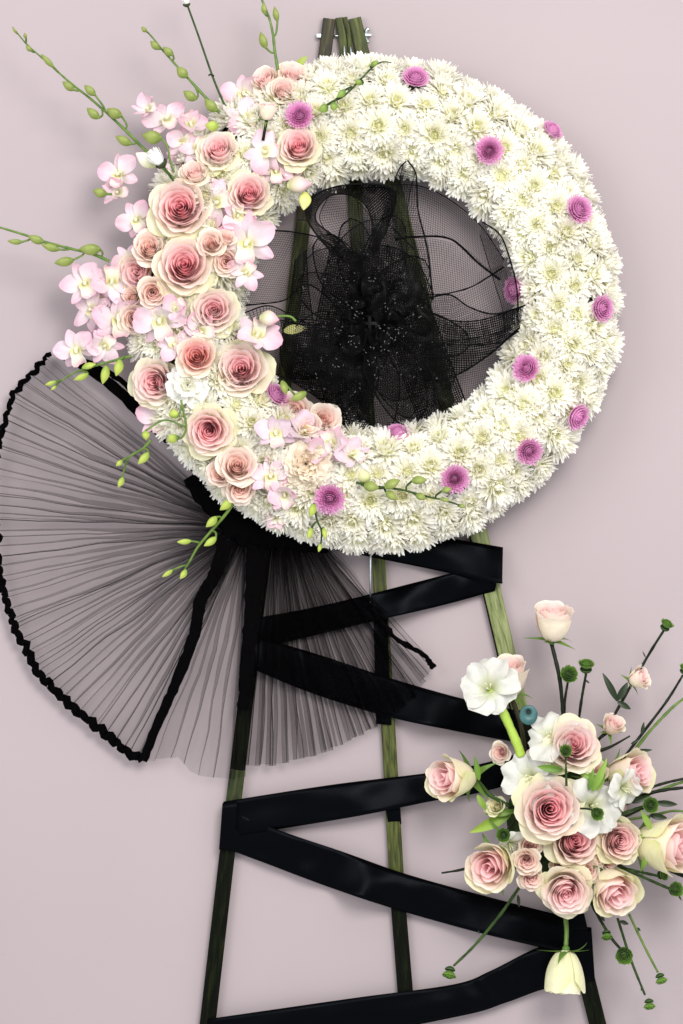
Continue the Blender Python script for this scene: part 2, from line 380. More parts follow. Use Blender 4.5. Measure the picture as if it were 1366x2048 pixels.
# ------------------------------------------------------------------ pleated fan
fan = empty("pleated_fan", P(490, 1050, 60), "large black sheer pleated fabric fan fanned out behind the wreath", "fabric fan")
def fan_sector(cx, cy, a0, a1, Rf, n, fabric, d0, mat, r_in=22, wob=1.0, irr=0.35, seed=1, rowsn=16):
    rr = random.Random(seed)
    ws = [1+irr*(rr.random()*2-1)*(1.0) for _ in range(n)]; tot = sum(ws); A = [a0]
    for x in ws: A.append(A[-1]+(a1-a0)*x/tot)
    for i in range(n):
        s0, s1 = A[i], A[i+1]; sg = 1 if a1 > a0 else -1
        mb = MB_(); rows = []; ph = i*0.37+seed*5
        Wf = Rf((s0+s1)/2)*abs(s1-s0)*fabric*(0.97+0.12*rr.random()); lift = 3+3*rr.random()
        jag = 2.5*(rr.random()*2-1); ncr = rr.choice((0, 1, 1, 2, 3)); cw = rr.uniform(1.0, 1.9)
        for k in range(rowsn+1):
            t = k/rowsn
            def pos(a, dd, shift=0.0, ph=ph):
                R = Rf(a)+jag; r = lerp(r_in, R, t)
                aa = a+shift/max(r, 30)
                w = wob*(5.5*noise.noise(Vector((a*9, t*4.0, seed)))+2.2*noise.noise(Vector((a*40, t*9, seed+3))))*sin(min(t, 0.98)*pi)**0.6
                x = cx+cos(aa)*r - sin(aa)*w; y = cy-sin(aa)*r - cos(aa)*w
                return P(x, y, dd+3*noise.noise(Vector((a*6, t*3, seed+9))))
            r = lerp(r_in, Rf((s0+s1)/2), t)
            f = max(1.6, (Wf-r*abs(s1-s0))/2); f = min(f, 55)
            f *= 0.6+0.8*abs(noise.noise(Vector((i*1.7, t*2.6, seed))))*1.6
            base = d0+i*0.02
            p = [pos(s0, base), pos((s0+s1)/2, base+lift*0.4), pos(s1, base+lift, sg*f)]
            for q_ in range(ncr): p += [pos(s1, base+lift+.5+q_*.6, sg*(f-cw)), pos(s1, base+lift+.8+q_*.6, sg*f)]
            p += [pos(s1, base+lift*0.5, sg*f*0.45), pos(s1, base, 0)]
            rows.append([mb.v(q, (1, 1, 1), (i*37+j*9, t*480)) for j, q in enumerate(p)])
        mb.grid(rows)
        part("pleat", mb, mat, fan, False)
def RL(a):
    dg = math.degrees(a)
    return multi([(130, (505,)*3), (137, (517,)*3), (150, (532,)*3), (165, (515,)*3), (180, (500,)*3), (200, (502,)*3), (215, (508,)*3), (230, (500,)*3), (246, (514,)*3), (250, (500,)*3), (254, (480,)*3), (258, (508,)*3), (266, (508,)*3), (280, (500,)*3)], dg)[0]
fan_sector(490, 1050, radians(139), radians(246), RL, 62, 1.22, 31, MTU, seed=3, irr=0.75, wob=1.1)
fan_sector(490, 1050, radians(246), radians(270), RL, 8, 1.04, 34, MTU, seed=5, irr=0.6, wob=1.4)
def RR(a):
    dg = math.degrees(a)
    return multi([(262, (548,)*3), (266, (546,)*3), (270, (545,)*3), (280, (530,)*3), (293, (511,)*3), (305, (496,)*3), (309, (480,)*3), (313, (479,)*3), (320, (470,)*3)], dg)[0]
fan_sector(545, 985, radians(263.5), radians(309), RR, 38, 2.6, 33, MTU3, seed=8, irr=0.5, wob=0.5)
fan_sector(545, 985, radians(309), radians(313.3), RR, 3, 1.1, 38, MTU, seed=9, irr=0.3, wob=1.2)
def fstrip(name, pts, wd0, wd1, d, jag=3.0, mat=MTU2, seed=0, label=None, thick=3.5, step=8):
    path = smooth_path([Vector((x, y, 0)) for x, y in pts], step); mb = MB_(); rows = []; m = len(path)
    for i, p in enumerate(path):
        t = (path[min(i+1, m-1)]-path[max(i-1, 0)]).normalized(); nx, ny = t.y, -t.x; wd = lerp(wd0, wd1, i/(m-1))/2
        ids = []
        for j in range(7):
            u = j/3-1
            e = jag*noise.noise(Vector((i*0.9+seed, u*1.3, seed*2)))
            ids.append(mb.v(P(p.x+nx*(u*wd+e), p.y+ny*(u*wd+e), d+thick*(1-u*u)+4*noise.noise(Vector((i*0.8, u*3, seed)))), (1, 1, 1), (u*40+seed*99, i*9)))
        rows.append(ids)
    mb.grid(rows); o = part(name, mb, mat, fan, False)
    if label: o['label'] = label
# zigzag rim of the left sector
pts = []; a = 138.5; i = 0
while a < 247:
    r = RL(radians(a))+(3 if i % 2 else -6)*(0.3+1.1*abs(noise.noise(Vector((i*.6, 2, 0)))*2)); pts.append((490+cos(radians(a))*r, 1050-sin(radians(a))*r)); a += 1.3+.5*noise.noise(Vector((i*.9, 0, 0))); i += 1
fstrip("edge_trim", pts, 10, 18, 33, 4.5, MTU2, 1, "crimped black rim of the fan", step=3)
fstrip("seam", [(452, 1080), (430, 1150), (402, 1200), (388, 1270), (350, 1370), (318, 1440), (286, 1522)], 30, 17, 40, 3, MTU2, 2, "dark crumpled seam between fan sections")
fstrip("seam", [(112, 702), (200, 752), (300, 842), (380, 915), (450, 1000)], 18, 34, 40, 4, MTU2, 3, "dark top edge of the fan")
fstrip("seam", [(150, 712), (240, 760), (330, 850), (400, 920)], 8, 18, 42, 3, MTU2, 6, "dark top fold of the fan")
fstrip("seam", [(512, 1075), (510, 1150), (503, 1240), (494, 1330), (486, 1420)], 40, 22, 41, 5, MTU2, 4, "dark bunched fold beside the left leg")
fstrip("seam", [(745, 1215), (790, 1275), (845, 1308), (868, 1336)], 9, 12, 42, 4, MTU2, 5, "frayed dark edge at the right of the fan")
fstrip("seam", [(600, 1050), (680, 1120), (740, 1200)], 22, 8, 42, 4, MTU, 7, "sheer right edge fold")
fstrip("gathered_knot", [(400, 940), (450, 1020), (500, 1060), (570, 1070), (660, 1085)], 80, 50, 40, 9, MTU2, 8, "black gathered fabric where the pleats meet", 16)

# ------------------------------------------------------------------ wreath shape
OC = (744, 606, 469, 469)      # outer edge of the flower bodies
IC = (765, 602, 295, 277)
def ring_pt(phi, tau, rad=1.0):
    c, s = cos(phi), sin(phi)
    ox, oy = OC[0]+OC[2]*c, OC[1]-OC[3]*s
    ix, iy = IC[0]+IC[2]*c, IC[1]-IC[3]*s
    mx, my = (ox+ix)/2, (oy+iy)/2; hw = hypot(ox-ix, oy-iy)/2
    return (mx+c*hw*sin(tau)*rad, my-s*hw*sin(tau)*rad, 92+cos(tau)*62*rad)
def surf(px, py):
    """depth of the ring's front at a pixel"""
    phi = atan2(IC[1]-py, px-IC[0]); x0, y0, _ = ring_pt(phi, 0); ox, oy, _ = ring_pt(phi, pi/2)
    hw = hypot(ox-x0, oy-y0); q = min(1.0, hypot(px-x0, py-y0)/hw)
    return 92+62*sqrt(1-q*q)
ring = empty("foam_ring", P(755, 605, 78), "dark green foam ring almost hidden under the wreath flowers", "foam ring")
mb = MB_(); rows = []
for i in range(97):
    phi = 2*pi*i/96
    rows.append([mb.v(P(*ring_pt(phi, 2*pi*j/20, 0.84)), (1, 1, 1), (i/9, j/9)) for j in range(21)])
mb.grid(rows); part("foam", mb, MFO, ring)
mb = MB_(); rows = []
for i in range(97):
    phi = 2*pi*i/96
    rows.append([mb.v(P(*(lambda q: (q[0], q[1], q[2]-6))(ring_pt(phi, t, 0.90))), (1, 1, 1), (i/9, t)) for t in (pi*0.55, pi*0.8, pi, pi*1.2, pi*1.45)])
mb.grid(rows); part("backing_tray", mb, MHOLE, ring)

# ------------------------------------------------------------------ flower kinds
WT = (0.98, 0.985, 0.97); YC = (0.95, 0.96, 0.62); IV = (0.97, 0.97, 0.89)
def mum_meshes(seed):
    rr = random.Random(seed); mb = MB_()
    for k, (cnt, e0, e1, L, W, bz) in enumerate(((26, -0.30, 0.15, 1.0, 0.215, 0.0), (26, 0.0, 0.42, 0.95, 0.205, 0.03), (24, 0.25, 0.72, 0.86, 0.195, 0.06), (22, 0.5, 1.0, 0.75, 0.18, 0.09), (20, 0.75, 1.35, 0.62, 0.16, 0.10))):
        for i in range(cnt):
            if rr.random() < 0.07: continue
            az = 2*pi*(i+0.5*(k % 2)+rr.uniform(-.28, .28))/cnt; j = rr.uniform(-.16, .16)
            blade(mb, L*rr.uniform(0.86, 1.1), W*rr.uniform(.85, 1.15), az, e0+j, e1+j+rr.uniform(-.15, .3), lc(WT, YC, 0.25+0.12*k), lc(WT, IV, 0.10*k+rr.uniform(0, .15)), rows=4, cols=3, br=0.06, bz=bz, cup=0.55, prof=(0.5, 0.8, 1.0, 0.9, 0.28), twist=rr.uniform(-.4, .4))
    pet = mb.mesh("petals", MM); mb = MB_(); rows = []
    for k_ in range(6):
        th = k_/5*pi/2; rows.append([mb.v((.34*cos(th)*cos(2*pi*i/12), .34*cos(th)*sin(2*pi*i/12), .02+.26*sin(th)), lc(IV, YC, k_/5)) for i in range(13)])
    mb.grid(rows)
    for i in range(40):
        az = i*2.4; r = 0.02+0.27*sqrt(i/40)
        blade(mb, 0.42-0.4*r+rr.uniform(-.05, .05), 0.085, az+rr.uniform(-.3, .3), 1.1-r, 1.7+rr.uniform(-.2, .4), (0.90, 0.93, 0.46), lc(YC, IV, rr.random()), rows=3, cols=3, br=r, bz=0.12, cup=0.5, prof=(0.6, 1, 1, 0.4))
    return pet, mb.mesh("centre", MM)
MUMS = [mum_meshes(100+i) for i in range(7)]
def pom_meshes(seed, inner, outer, tip, layers=9, dome=1.25, mat=None, wid=0.16, e_in=0.12):
    rr = random.Random(seed); mb = MB_()
    for k in range(layers):
        t = k/(layers-1); cnt = int(lerp(30, 9, t**1.2))
        e = lerp(e_in, dome+.1, t**0.9)
        for i in range(cnt):
            az = 2*pi*(i+0.5*(k % 2)+rr.uniform(-.2, .2))/cnt
            L = lerp(1.0, 0.62, t)*rr.uniform(.9, 1.06)
            blade(mb, L, wid*rr.uniform(.85, 1.1), az, e-.15, e+0.75, lc(outer, inner, t*0.7+.3), lc(tip, inner, t*0.75), rows=4, cols=3, br=0.03, bz=0.12*t, cup=0.7, prof=(0.6, 0.9, 1.1, 1.05, 0.5))
    return mb.mesh("petals", mat or MM)
PURP = [pom_meshes(200+i, (0.66, 0.17, 0.48), (0.80, 0.38, 0.68), (0.90, 0.54, 0.80)) for i in range(3)]
GRN = [pom_meshes(220+i, (0.06, 0.16, 0.018), (0.09, 0.22, 0.025), (0.20, 0.38, 0.06), layers=7, dome=1.45, wid=0.24, e_in=0.30) for i in range(2)]
def cone_cup(c, r=1.0, h=0.7, name="calyx"):
    mb = MB_(); rows = []
    for k, (rr_, z) in enumerate(((0.10, -h), (0.35, -h*0.85), (0.62, -h*0.5), (0.75, -h*0.1), (0.70, 0.05))):
        rows.append([mb.v((rr_*r*cos(2*pi*i/12), rr_*r*sin(2*pi*i/12), z), c, (i/12, k/5)) for i in range(13)])
    mb.grid(rows); return mb.mesh(name, MLF)
GCUP = cone_cup((0.03, 0.07, 0.012), 1.0, 0.55)

GREENEDGE = (0.72, 0.75, 0.36)
PALS = {
 'deep': [(0, (0.95, 0.38, 0.46)), (0.24, (0.96, 0.54, 0.59)), (0.42, (0.97, 0.70, 0.70)), (0.66, (0.97, 0.83, 0.79)), (1, (0.92, 0.89, 0.70))],
 'pink': [(0, (0.94, 0.46, 0.52)), (0.25, (0.96, 0.63, 0.66)), (0.45, (0.97, 0.78, 0.77)), (0.7, (0.97, 0.86, 0.81)), (1, (0.92, 0.90, 0.71))],
 'pale': [(0, (0.92, 0.52, 0.56)), (0.3, (0.94, 0.64, 0.65)), (0.55, (0.95, 0.76, 0.72)), (0.75, (0.92, 0.84, 0.68)), (1, (0.85, 0.85, 0.57))],
 'peach': [(0, (0.95, 0.62, 0.54)), (0.3, (0.96, 0.74, 0.67)), (0.6, (0.97, 0.83, 0.76)), (1, (0.96, 0.88, 0.79))],
 'blush': [(0, (0.93, 0.62, 0.60)), (0.4, (0.95, 0.75, 0.71)), (0.7, (0.94, 0.82, 0.74)), (1, (0.91, 0.85, 0.70))],
 'coral': [(0, (0.88, 0.30, 0.27)), (0.4, (0.92, 0.45, 0.40)), (0.7, (0.94, 0.68, 0.59)), (1, (0.93, 0.82, 0.68))],
 'cream': [(0, (0.86, 0.85, 0.52)), (0.5, (0.90, 0.89, 0.64)), (1, (0.88, 0.88, 0.62))],
}
def rose_petal(k, Np, pal, rr, form, res):
    t = k/(Np-1); mb = MB_()
    tall = form == 'tall'
    R = 0.03+0.97*t**(0.92 if not tall else 0.8)
    if tall: R = 0.05+0.75*t**0.75
    wd = lerp(2.1, 1.0, min(1, t*1.5)**0.7)
    zb = -0.72 if not tall else -1.55
    if tall: H = 0.45-0.12*t**2
    elif form == 'cup': H = 0.24+0.22*sin(pi*min(1, t*1.15)*0.55)-0.42*max(0, t-0.6)/0.4
    else: H = 0.26+0.16*sin(pi*t*0.9)-0.62*max(0, t-0.45)**1.3*1.5
    H += rr.uniform(-.022, .022)
    curl = (0.05+0.10*t+0.26*max(0, (t-.55)/.45)**1.5) if not tall else (0.04+0.30*max(0, t-.5))
    if t < 0.25: curl *= 0.4
    if pal == 'cream' and tall: curl = -0.06
    belly = R*(0.98-curl*0.55)
    nu, nv = res; ph = rr.uniform(0, 6.28); sp = 0.13*(1-0.5*t); ruf = 0.009+0.028*t
    notch = rr.uniform(0.0, 0.06); R0 = 0.09
    base = multi(PALS[pal], min(1, t+rr.uniform(-.04, .04)))
    rim = lc(base, (0.98, 0.90, 0.85), 0.34 if pal not in ('cream',) else 0.3)
    deepc = lc(base, multi(PALS[pal], 0), 0.30 if t < 0.70 else 0.05)
    ge = max(0, (t-0.72)/0.28) if pal in ('deep', 'pink', 'pale', 'cream') else 0.25*max(0, (t-.8)/.2)
    rows = []
    for i in range(nv+1):
        v = i/nv; ids = []
        for j in range(nu+1):
            u = 2*j/nu-1
            vm = 1-0.30*abs(u)**2.6-notch*math.exp(-(u*6)**2); ve = v*vm
            r = R0+(belly-R0)*sin(ve*pi/2)**(0.85 if not tall else 0.48)
            z = zb+(H-zb)*((1-cos(ve*pi/2)) if not tall else ve)
            c = max(0, (ve-0.68)/0.32)
            r += (R*curl*0.9+0.035)*c*c*(1-0.25*abs(u)); z -= R*curl*0.55*c**2.6
            r *= 1+sp*u
            r += ruf*sin(4.2*u+ph)*v**3+0.5*ruf*sin(9*u+ph*2)*v**5
            z += ruf*0.9*cos(5*u+ph*1.7)*v**3
            th = u*wd
            col = lc(deepc, base, (v-0.3)/0.4); col = lc(col, rim, max(0, (v-0.78)/0.22)*0.8)
            if ge: col = lc(col, GREENEDGE, ge*(0.15+0.75*max(0, (abs(u)-0.35)/0.65)*v+0.35*max(0, (v-.8)/.2)+0.5*max(0, .5-v)))
            ids.append(mb.v((r*cos(th), r*sin(th), z), col, ((u+1)/2, v)))
        rows.append(ids)
    mb.grid(rows); return mb.mesh("petal", MP)
PALS = {k: [(p, tuple(1-(1-x)*(0.85+0.1*p) for x in c)) for p, c in v] for k, v in PALS.items()}
ROSES = {}
def rose_kind(form, pal, var):
    key = (form, pal, var)
    if key not in ROSES:
        rr = random.Random(hash(form)%1 + var*31+len(pal)*7+ord(pal[0])*3+len(form)*11)
        Np = {'open': 34, 'cup': 24, 'tall': 17}[form]; res = {'open': (12, 8), 'cup': (9, 7), 'tall': (12, 9)}[form]
        ROSES[key] = [(rose_petal(k, Np, pal, rr, form, res), k*2.399+rr.uniform(-.25, .25)) for k in range(Np)]
    return ROSES[key]
SEP = {}
def sepal_mesh(L, key):
    if key not in SEP:
        mb = MB_(); blade(mb, L, 0.30, 0, 0.15, {'a': 0.9, 'b': -0.9, 'c': -0.1}[key[0]], (0.13, 0.22, 0.04), (0.10, 0.20, 0.03), rows=7, cols=3, br=0.08, bz=0, cup=0.3, prof=(0.9, 1.0, 0.8, 0.6, 0.4, 0.22, 0.05), seed=1)
        SEP[key] = mb.mesh("sepal", MLF)
    return SEP[key]
def make_rose(px, py, r, f, form, pal, label, d=None, group=None, sepals=False, name=None, lift=22, zs=1.0):
    dd = d if d is not None else surf(px, py)+lift
    nm = name or ("rose" if form != 'cup' else "spray_rose")
    root = empty(nm, P(px, py, dd), label, "rose", group)
    face_dir(root, f, rnd.uniform(0, 6.28), r*S)
    if zs != 1.0: root.scale = (r*S, r*S, r*S*zs)
    for me, az in rose_kind(form, pal, rnd.randrange(3 if form == 'open' else 2)):
        obj("petal", me, root, None, az)
    if sepals or form == 'tall':
        zb = -0.70 if form != 'tall' else -1.52
        for k in range(5): obj("sepal", sepal_mesh(1.0, 'abc'[(k*2+int(px)) % 3]+'1'), root, (0, 0, zb), k*2*pi/5+0.4)
        mb = MB_(); rows = []
        for q, z in ((0.07, -0.22), (0.13, -0.14), (0.15, -0.05), (0.12, 0.04)):
            rows.append([mb.v((q*cos(2*pi*i/10), q*sin(2*pi*i/10), z+zb), (0.09, 0.19, 0.03)) for i in range(11)])
        mb.grid(rows); obj("hip", mb.mesh("hip", MLF), root)
    return root

# roses of the wreath
RG = "open garden roses on the left of the wreath"
rose_list = [
 (360, 415, 62, (0, .05, 1), 'open', 'deep', "largest open rose with deep pink heart and cream rim, near top left of the wreath"),
 (368, 530, 60, (0.05, .1, 1), 'open', 'deep', "open rose with the darkest pink heart directly below the largest one"),
 (436, 300, 43, (-.1, .35, 1), 'open', 'pink', "uppermost pink rose left of the purple flower, tipped upwards"),
 (596, 292, 43, (-.05, .2, 1), 'open', 'deep', "peachy pink rose just below the topmost left purple chrysanthemum"),
 (498, 386, 46, (.05, .15, 1), 'open', 'deep', "pink rose touching the top left of the ring opening"),
 (428, 620, 48, (.05, .0, 1), 'open', 'pink', "pink rose at the left edge of the ring opening, above the biggest lower rose"),
 (482, 738, 58, (.0, .1, 1), 'open', 'pink', "big soft pink rose left of the black net bow's lower edge"),
 (308, 765, 50, (-.15, -.05, 1), 'open', 'pink', "blush rose on the outer left rim beside the white carnation"),
 (418, 862, 52, (0, -.1, 1), 'open', 'deep', "lowest large rose with pink spiral heart and yellow green rim"),
 (276, 545, 48, (-.25, .1, 1), 'open', 'pale', "half open pale pink rose left of the darkest hearted rose")]
for px, py, r, f, fm, pal, lb in rose_list: make_rose(px, py, r*1.05, f, fm, pal, lb, group=RG, lift=36)
spray_list = [
 (530, 158, 26, (-.35, .45, 1), 'blush', "left blush spray rose in the trio at the top of the wreath"),
 (585, 152, 30, (.25, .5, 1), 'blush', "right and largest blush spray rose in the trio at the top"),
 (566, 180, 25, (.15, .2, 1), 'blush', "front spray rose in the middle of the trio at the top"),
 (388, 345, 25, (-.1, .5, 1), 'blush', "ruffled blush spray rose under the uppermost pink rose"),
 (299, 494, 32, (0, .2, 1), 'peach', "ruffled cream and peach spray rose below left of the largest rose"),
 (422, 486, 25, (0, .1, 1), 'peach', "small peach spray rose right between the two largest roses"),
 (452, 475, 18, (.3, .5, 1), 'peach', "half hidden peach spray rose behind the big white orchid"),
 (452, 523, 26, (-.05, -.1, 1), 'peach', "peach spray rose tucked left below the big white orchid"),
 (306, 585, 29, (.1, -.1, 1), 'peach', "peach spray rose below the half open pale pink rose"),
 (262, 592, 19, (-.2, .2, 1), 'peach', "small pale spray rose peeping left of a peach spray rose"),
 (268, 637, 29, (.1, -.1, 1), 'peach', "peach spray rose behind the pink tipped orchid at the left rim"),
 (393, 712, 35, (0, .1, 1), 'coral', "coral hearted spray rose above the white carnation"),
 (590, 822, 33, (0, .1, 1), 'peach', "peach rose beside the purple flower at the lower left of the opening"),
 (650, 838, 29, (.3, .2, 1), 'peach', "peach spray rose at the bottom edge of the opening, right of its trio"),
 (618, 853, 24, (0, .4, 1), 'peach', "smallest peach spray rose in the trio below the bow"),
 (475, 930, 35, (.1, .2, 1), 'peach', "upper and largest of three peach spray roses at the lower left rim"),
 (440, 946, 27, (-.35, .1, 1), 'peach', "left one of three peach spray roses at the lower left rim"),
 (480, 978, 29, (0, -.2, 1), 'peach', "bottom one of three peach spray roses at the lower left rim")]
for px, py, r, f, pal, lb in spray_list: make_rose(px, py, r*1.22, f, 'cup', pal, lb, group="spray roses on the wreath", lift=42)

# ------------------------------------------------------------------ orchids
def orchid_meshes(seed, lav=0.0, close=0.0):
    rr = random.Random(seed)
    w = (0.77, 0.665, 0.71); pk = lc((0.76, 0.38, 0.52), (0.62, 0.42, 0.56), lav); cr = (0.74, 0.74, 0.50); out = []
    def colf(am):
        def c(t, u):
            b = lc(cr, w, t*3); q = max(0, (t-0.35)/0.65)*am*1.25+0.3*abs(u)*t*am
            q = q*(0.85+0.3*noise.noise(Vector((t*3, u*2, seed))))
            return lc(b, pk, q)
        return c
    for az, L, W, e0, e1, n_, am in ((90, .95, .52, .35, .0, 'sepal', .45), (212, .92, .50, .3, -.15, 'sepal', .55), (328, .92, .50, .3, -.15, 'sepal', .55), (22, 1.0, .82, .30, -.05, 'petal', .6), (158, 1.0, .82, .30, -.05, 'petal', .6)):
        mb = MB_(); c = close
        pr = (0.3, 0.7, 0.95, 1.0, 0.9, 0.68, 0.18) if n_ == 'sepal' else (0.22, 0.62, 0.92, 1.05, 1.0, 0.78, 0.22)
        blade(mb, L*rr.uniform(.9, 1.05), W*rr.uniform(.9, 1.05), radians(az+rr.uniform(-9, 9)), e0+c*0.7+rr.uniform(-.1, .1), e1+c*0.9+rr.uniform(-.35, .35), None, colf(am*rr.uniform(.7, 1.3)), rows=8, cols=7, br=0.05, bz=0.0 if n_ == 'sepal' else 0.05, cup=rr.uniform(-.25, .5), prof=pr, ruf=0.16, twist=rr.uniform(-.6, .6), seed=rr.uniform(0, 6))
        out.append((n_, mb.mesh(n_, MO)))
    mb = MB_()    # lip: a trumpet that opens downwards
    blade(mb, 0.62, 0.62, radians(270), .95, -.35, None, lambda t, u: lc(lc((0.72, 0.70, 0.22), (0.85, 0.84, 0.70), t*2.2), pk, max(0, (t-.6)/.4)*.8), rows=8, cols=7, br=0.03, bz=0.05, cup=0.95, prof=(0.55, 0.8, 0.85, 0.8, 0.95, 1.05, 0.6), ruf=0.22, seed=1)
    out.append(("lip", mb.mesh("lip", MO)))
    mb = MB_(); tube(mb, smooth_path([Vector((0, .06, 0)), Vector((0, .03, .2)), Vector((0, -.08, .34))], 4), .10, .06, 8, col=(.82, .83, .62))
    out.append(("column", mb.mesh("column", MO)))
    return out
ORCH = [orchid_meshes(300+i, 0.0, (0, .15, -.1, .35, .05, .5, 0, .25, .1, .4)[i]) for i in range(10)]; ORCL = [orchid_meshes(320+i, 0.9, .5) for i in range(2)]; ORCC = [orchid_meshes(330+i, 0.0, .9) for i in range(2)]
orchids = [
 (300, 222, 34, (-.4, .5, 1), 80, 'c', "cupped orchid at the upper left, left edge of the pair between bud sprays"),
 (398, 300, 34, (0, .2, 1), 150, 'o', "pale orchid showing from behind the uppermost pink rose's lower left"),
 (350, 620, 34, (.2, .3, 1), 120, 'c', "folded white orchid directly above the large white one"),
 (382, 688, 30, (0, .4, 1), 40, 'o', "blush orchid right above the coral hearted spray rose"),
 (212, 602, 36, (-.4, .1, 1), 250, 'c', "cupped pink orchid in the middle of the far left cluster"),
 (258, 520, 32, (-.5, .2, 1), 40, 'o', "pale orchid petals rising above the half open pale rose"),
 (580, 350, 30, (.2, .1, 1), 20, 'c', "dark pink folded orchid left of the pink folded bud at the opening"),
 (640, 905, 34, (0, .2, 1), 100, 'c', "folded orchid right of the cream carnation"),
 (488, 188, 44, (-.2, .2, 1), 10, 'o', "topmost pink orchid, left of the blush spray rose trio"),
 (490, 235, 36, (-.2, -.1, 1), 70, 'o', "pale orchid hanging just below the topmost orchid"),
 (335, 243, 44, (-.2, .3, 1), 30, 'o', "pink tipped orchid on the upper left rim between two bud sprays"),
 (382, 252, 38, (.2, .3, 1), 200, 'c', "folded orchid leaning against the uppermost pink rose"),
 (368, 288, 38, (0, .1, 1), 120, 'o', "white orchid left of the uppermost pink rose"),
 (355, 330, 30, (-.2, 0, 1), 20, 'c', "small folded pink orchid beside the ruffled blush spray rose"),
 (532, 305, 42, (0, .1, 1), 95, 'o', "pink orchid left of the peachy rose under the purple flower"),
 (552, 345, 36, (.1, .1, 1), 5, 'o', "pink orchid pressed flat below the peachy rose"),
 (240, 352, 42, (-.4, .2, 1), 15, 'o', "ragged pink orchid at the far left of the upper rim"),
 (238, 388, 36, (-.6, -.1, .9), 80, 'c', "drooping pink orchid beside a green bud on the left rim"),
 (276, 440, 40, (-.3, 0, 1), 40, 'o', "pink orchid on the rim left of the largest rose"),
 (436, 405, 46, (.1, .1, 1), 100, 'w', "white orchid overlapping the right side of the largest rose"),
 (474, 432, 36, (.2, .1, 1), 190, 'w', "white orchid under the rose at the top left of the opening"),
 (497, 487, 58, (.05, .05, 1), 2, 'o', "big white and pink orchid spread over the left edge of the opening"),
 (492, 545, 34, (.2, 0, 1), 140, 'o', "pale orchid under the big spread orchid by the net bow"),
 (172, 568, 46, (-.2, .1, 1), 30, 'o', "outermost left orchid with pink tips below the left bud spray"),
 (222, 565, 46, (-.1, .2, 1), 185, 'o', "soft pink orchid between the outermost one and the pale rose"),
 (185, 620, 42, (-.2, -.1, 1), 60, 'o', "orchid with a round pink lower petal at the far left"),
 (237, 640, 52, (0, 0, 1), 8, 'o', "large pink tipped orchid facing out at the left rim"),
 (155, 698, 44, (-.2, -.1, 1), 20, 'o', "lowest orchid of the left cluster, above the fan's corner"),
 (208, 690, 38, (0, -.2, 1), 150, 'o', "small pink orchid right of the lowest left orchid"),
 (322, 642, 54, (0, 0, 1), 25, 'w', "large white orchid with pink edge below the peach spray roses"),
 (352, 690, 36, (0, -.1, 1), 200, 'o', "pale orchid tucked above the blush rose on the outer left rim"),
 (405, 668, 40, (0, 0, 1), 85, 'o', "pale lilac orchid between the two pink roses left of the opening"),
 (512, 672, 46, (.15, .1, 1), 170, 'o', "pink orchid reaching into the opening above the big soft pink rose"),
 (322, 835, 46, (-.2, -.1, 1), 12, 'o', "three petalled pink orchid hanging below the blush rose on the rim"),
 (552, 866, 42, (0, .2, 1), 10, 'l', "dusky lilac orchid left of the peach rose trio"),
 (605, 868, 44, (0, .3, 1), 60, 'l', "dusky lilac orchid under the peach rose trio"),
 (664, 888, 42, (.1, .1, 1), 200, 'o', "pale pink orchid right of the peach rose trio"),
 (702, 912, 38, (.2, .3, 1), 40, 'l', "hooded lilac orchid at the right end of the flower cluster"),
 (540, 955, 42, (0, 0, 1), 5, 'o', "pale pink orchid left of the cream carnation"),
 (572, 988, 38, (0, -.1, 1), 30, 'c', "cupped pink orchid below left of the cream carnation"),
 (556, 1032, 28, (-.1, -.4, 1), 70, 'o', "small deep pink orchid hanging at the bottom rim")]
for px, py, r, f, sp, kd, lb in orchids:
    od = surf(px, py)+rnd.uniform(12, 32)
    if 455 < px < 540 and 400 < py < 700: od = 172
    root = empty("orchid", P(px, py, od), lb, "orchid", "dendrobium orchids on the wreath")
    face_dir(root, (f[0]+rnd.uniform(-.35, .35), f[1]+rnd.uniform(-.35, .35), f[2]), radians(sp), r*S*1.08)
    src = {'o': ORCH, 'w': ORCH, 'l': ORCL, 'c': ORCC}[kd]
    for nm, me in src[rnd.randrange(len(src))]: obj(nm, me, root)

# ------------------------------------------------------------------ purple chrysanthemums
purples = [
 (600, 235, 25, "purple button chrysanthemum above the peachy rose at upper left"), (830, 165, 24, "purple button chrysanthemum at the top of the ring"),
 (978, 303, 25, "purple button chrysanthemum on the upper right, inside the rim"), (1098, 268, 20, "purple button chrysanthemum on the very outer edge at upper right"),
 (1150, 424, 26, "purple button chrysanthemum on the right below the outer edge one"), (1038, 580, 24, "purple button chrysanthemum half covered by the black net"),
 (1195, 618, 24, "purple button chrysanthemum at the far right of the ring"), (1057, 740, 25, "purple button chrysanthemum with a dark pink eye, right of the bow"),
 (1146, 829, 24, "purple button chrysanthemum on the lower right outer rim"), (1054, 900, 24, "dark magenta button chrysanthemum below right of the bow"),
 (909, 957, 25, "purple button chrysanthemum just above the tip of the green bud spray"), (797, 877, 24, "flattened purple chrysanthemum at the bottom edge of the opening"),
 (660, 995, 27, "largest purple chrysanthemum, below the cream carnation"), (546, 797, 23, "purple chrysanthemum tucked left of the peach rose near the opening")]
def ring_normal(px, py):
    phi = atan2(IC[1]-py, px-IC[0]); x0, y0, _ = ring_pt(phi, 0); ox, oy, _ = ring_pt(phi, pi/2); hw = hypot(ox-x0, oy-y0)
    q = max(-.95, min(.95, (hypot(px-IC[0], py-IC[1])-hypot(x0-IC[0], y0-IC[1]))/hw))
    return (cos(phi)*q, sin(phi)*q, sqrt(1-q*q)+.15)
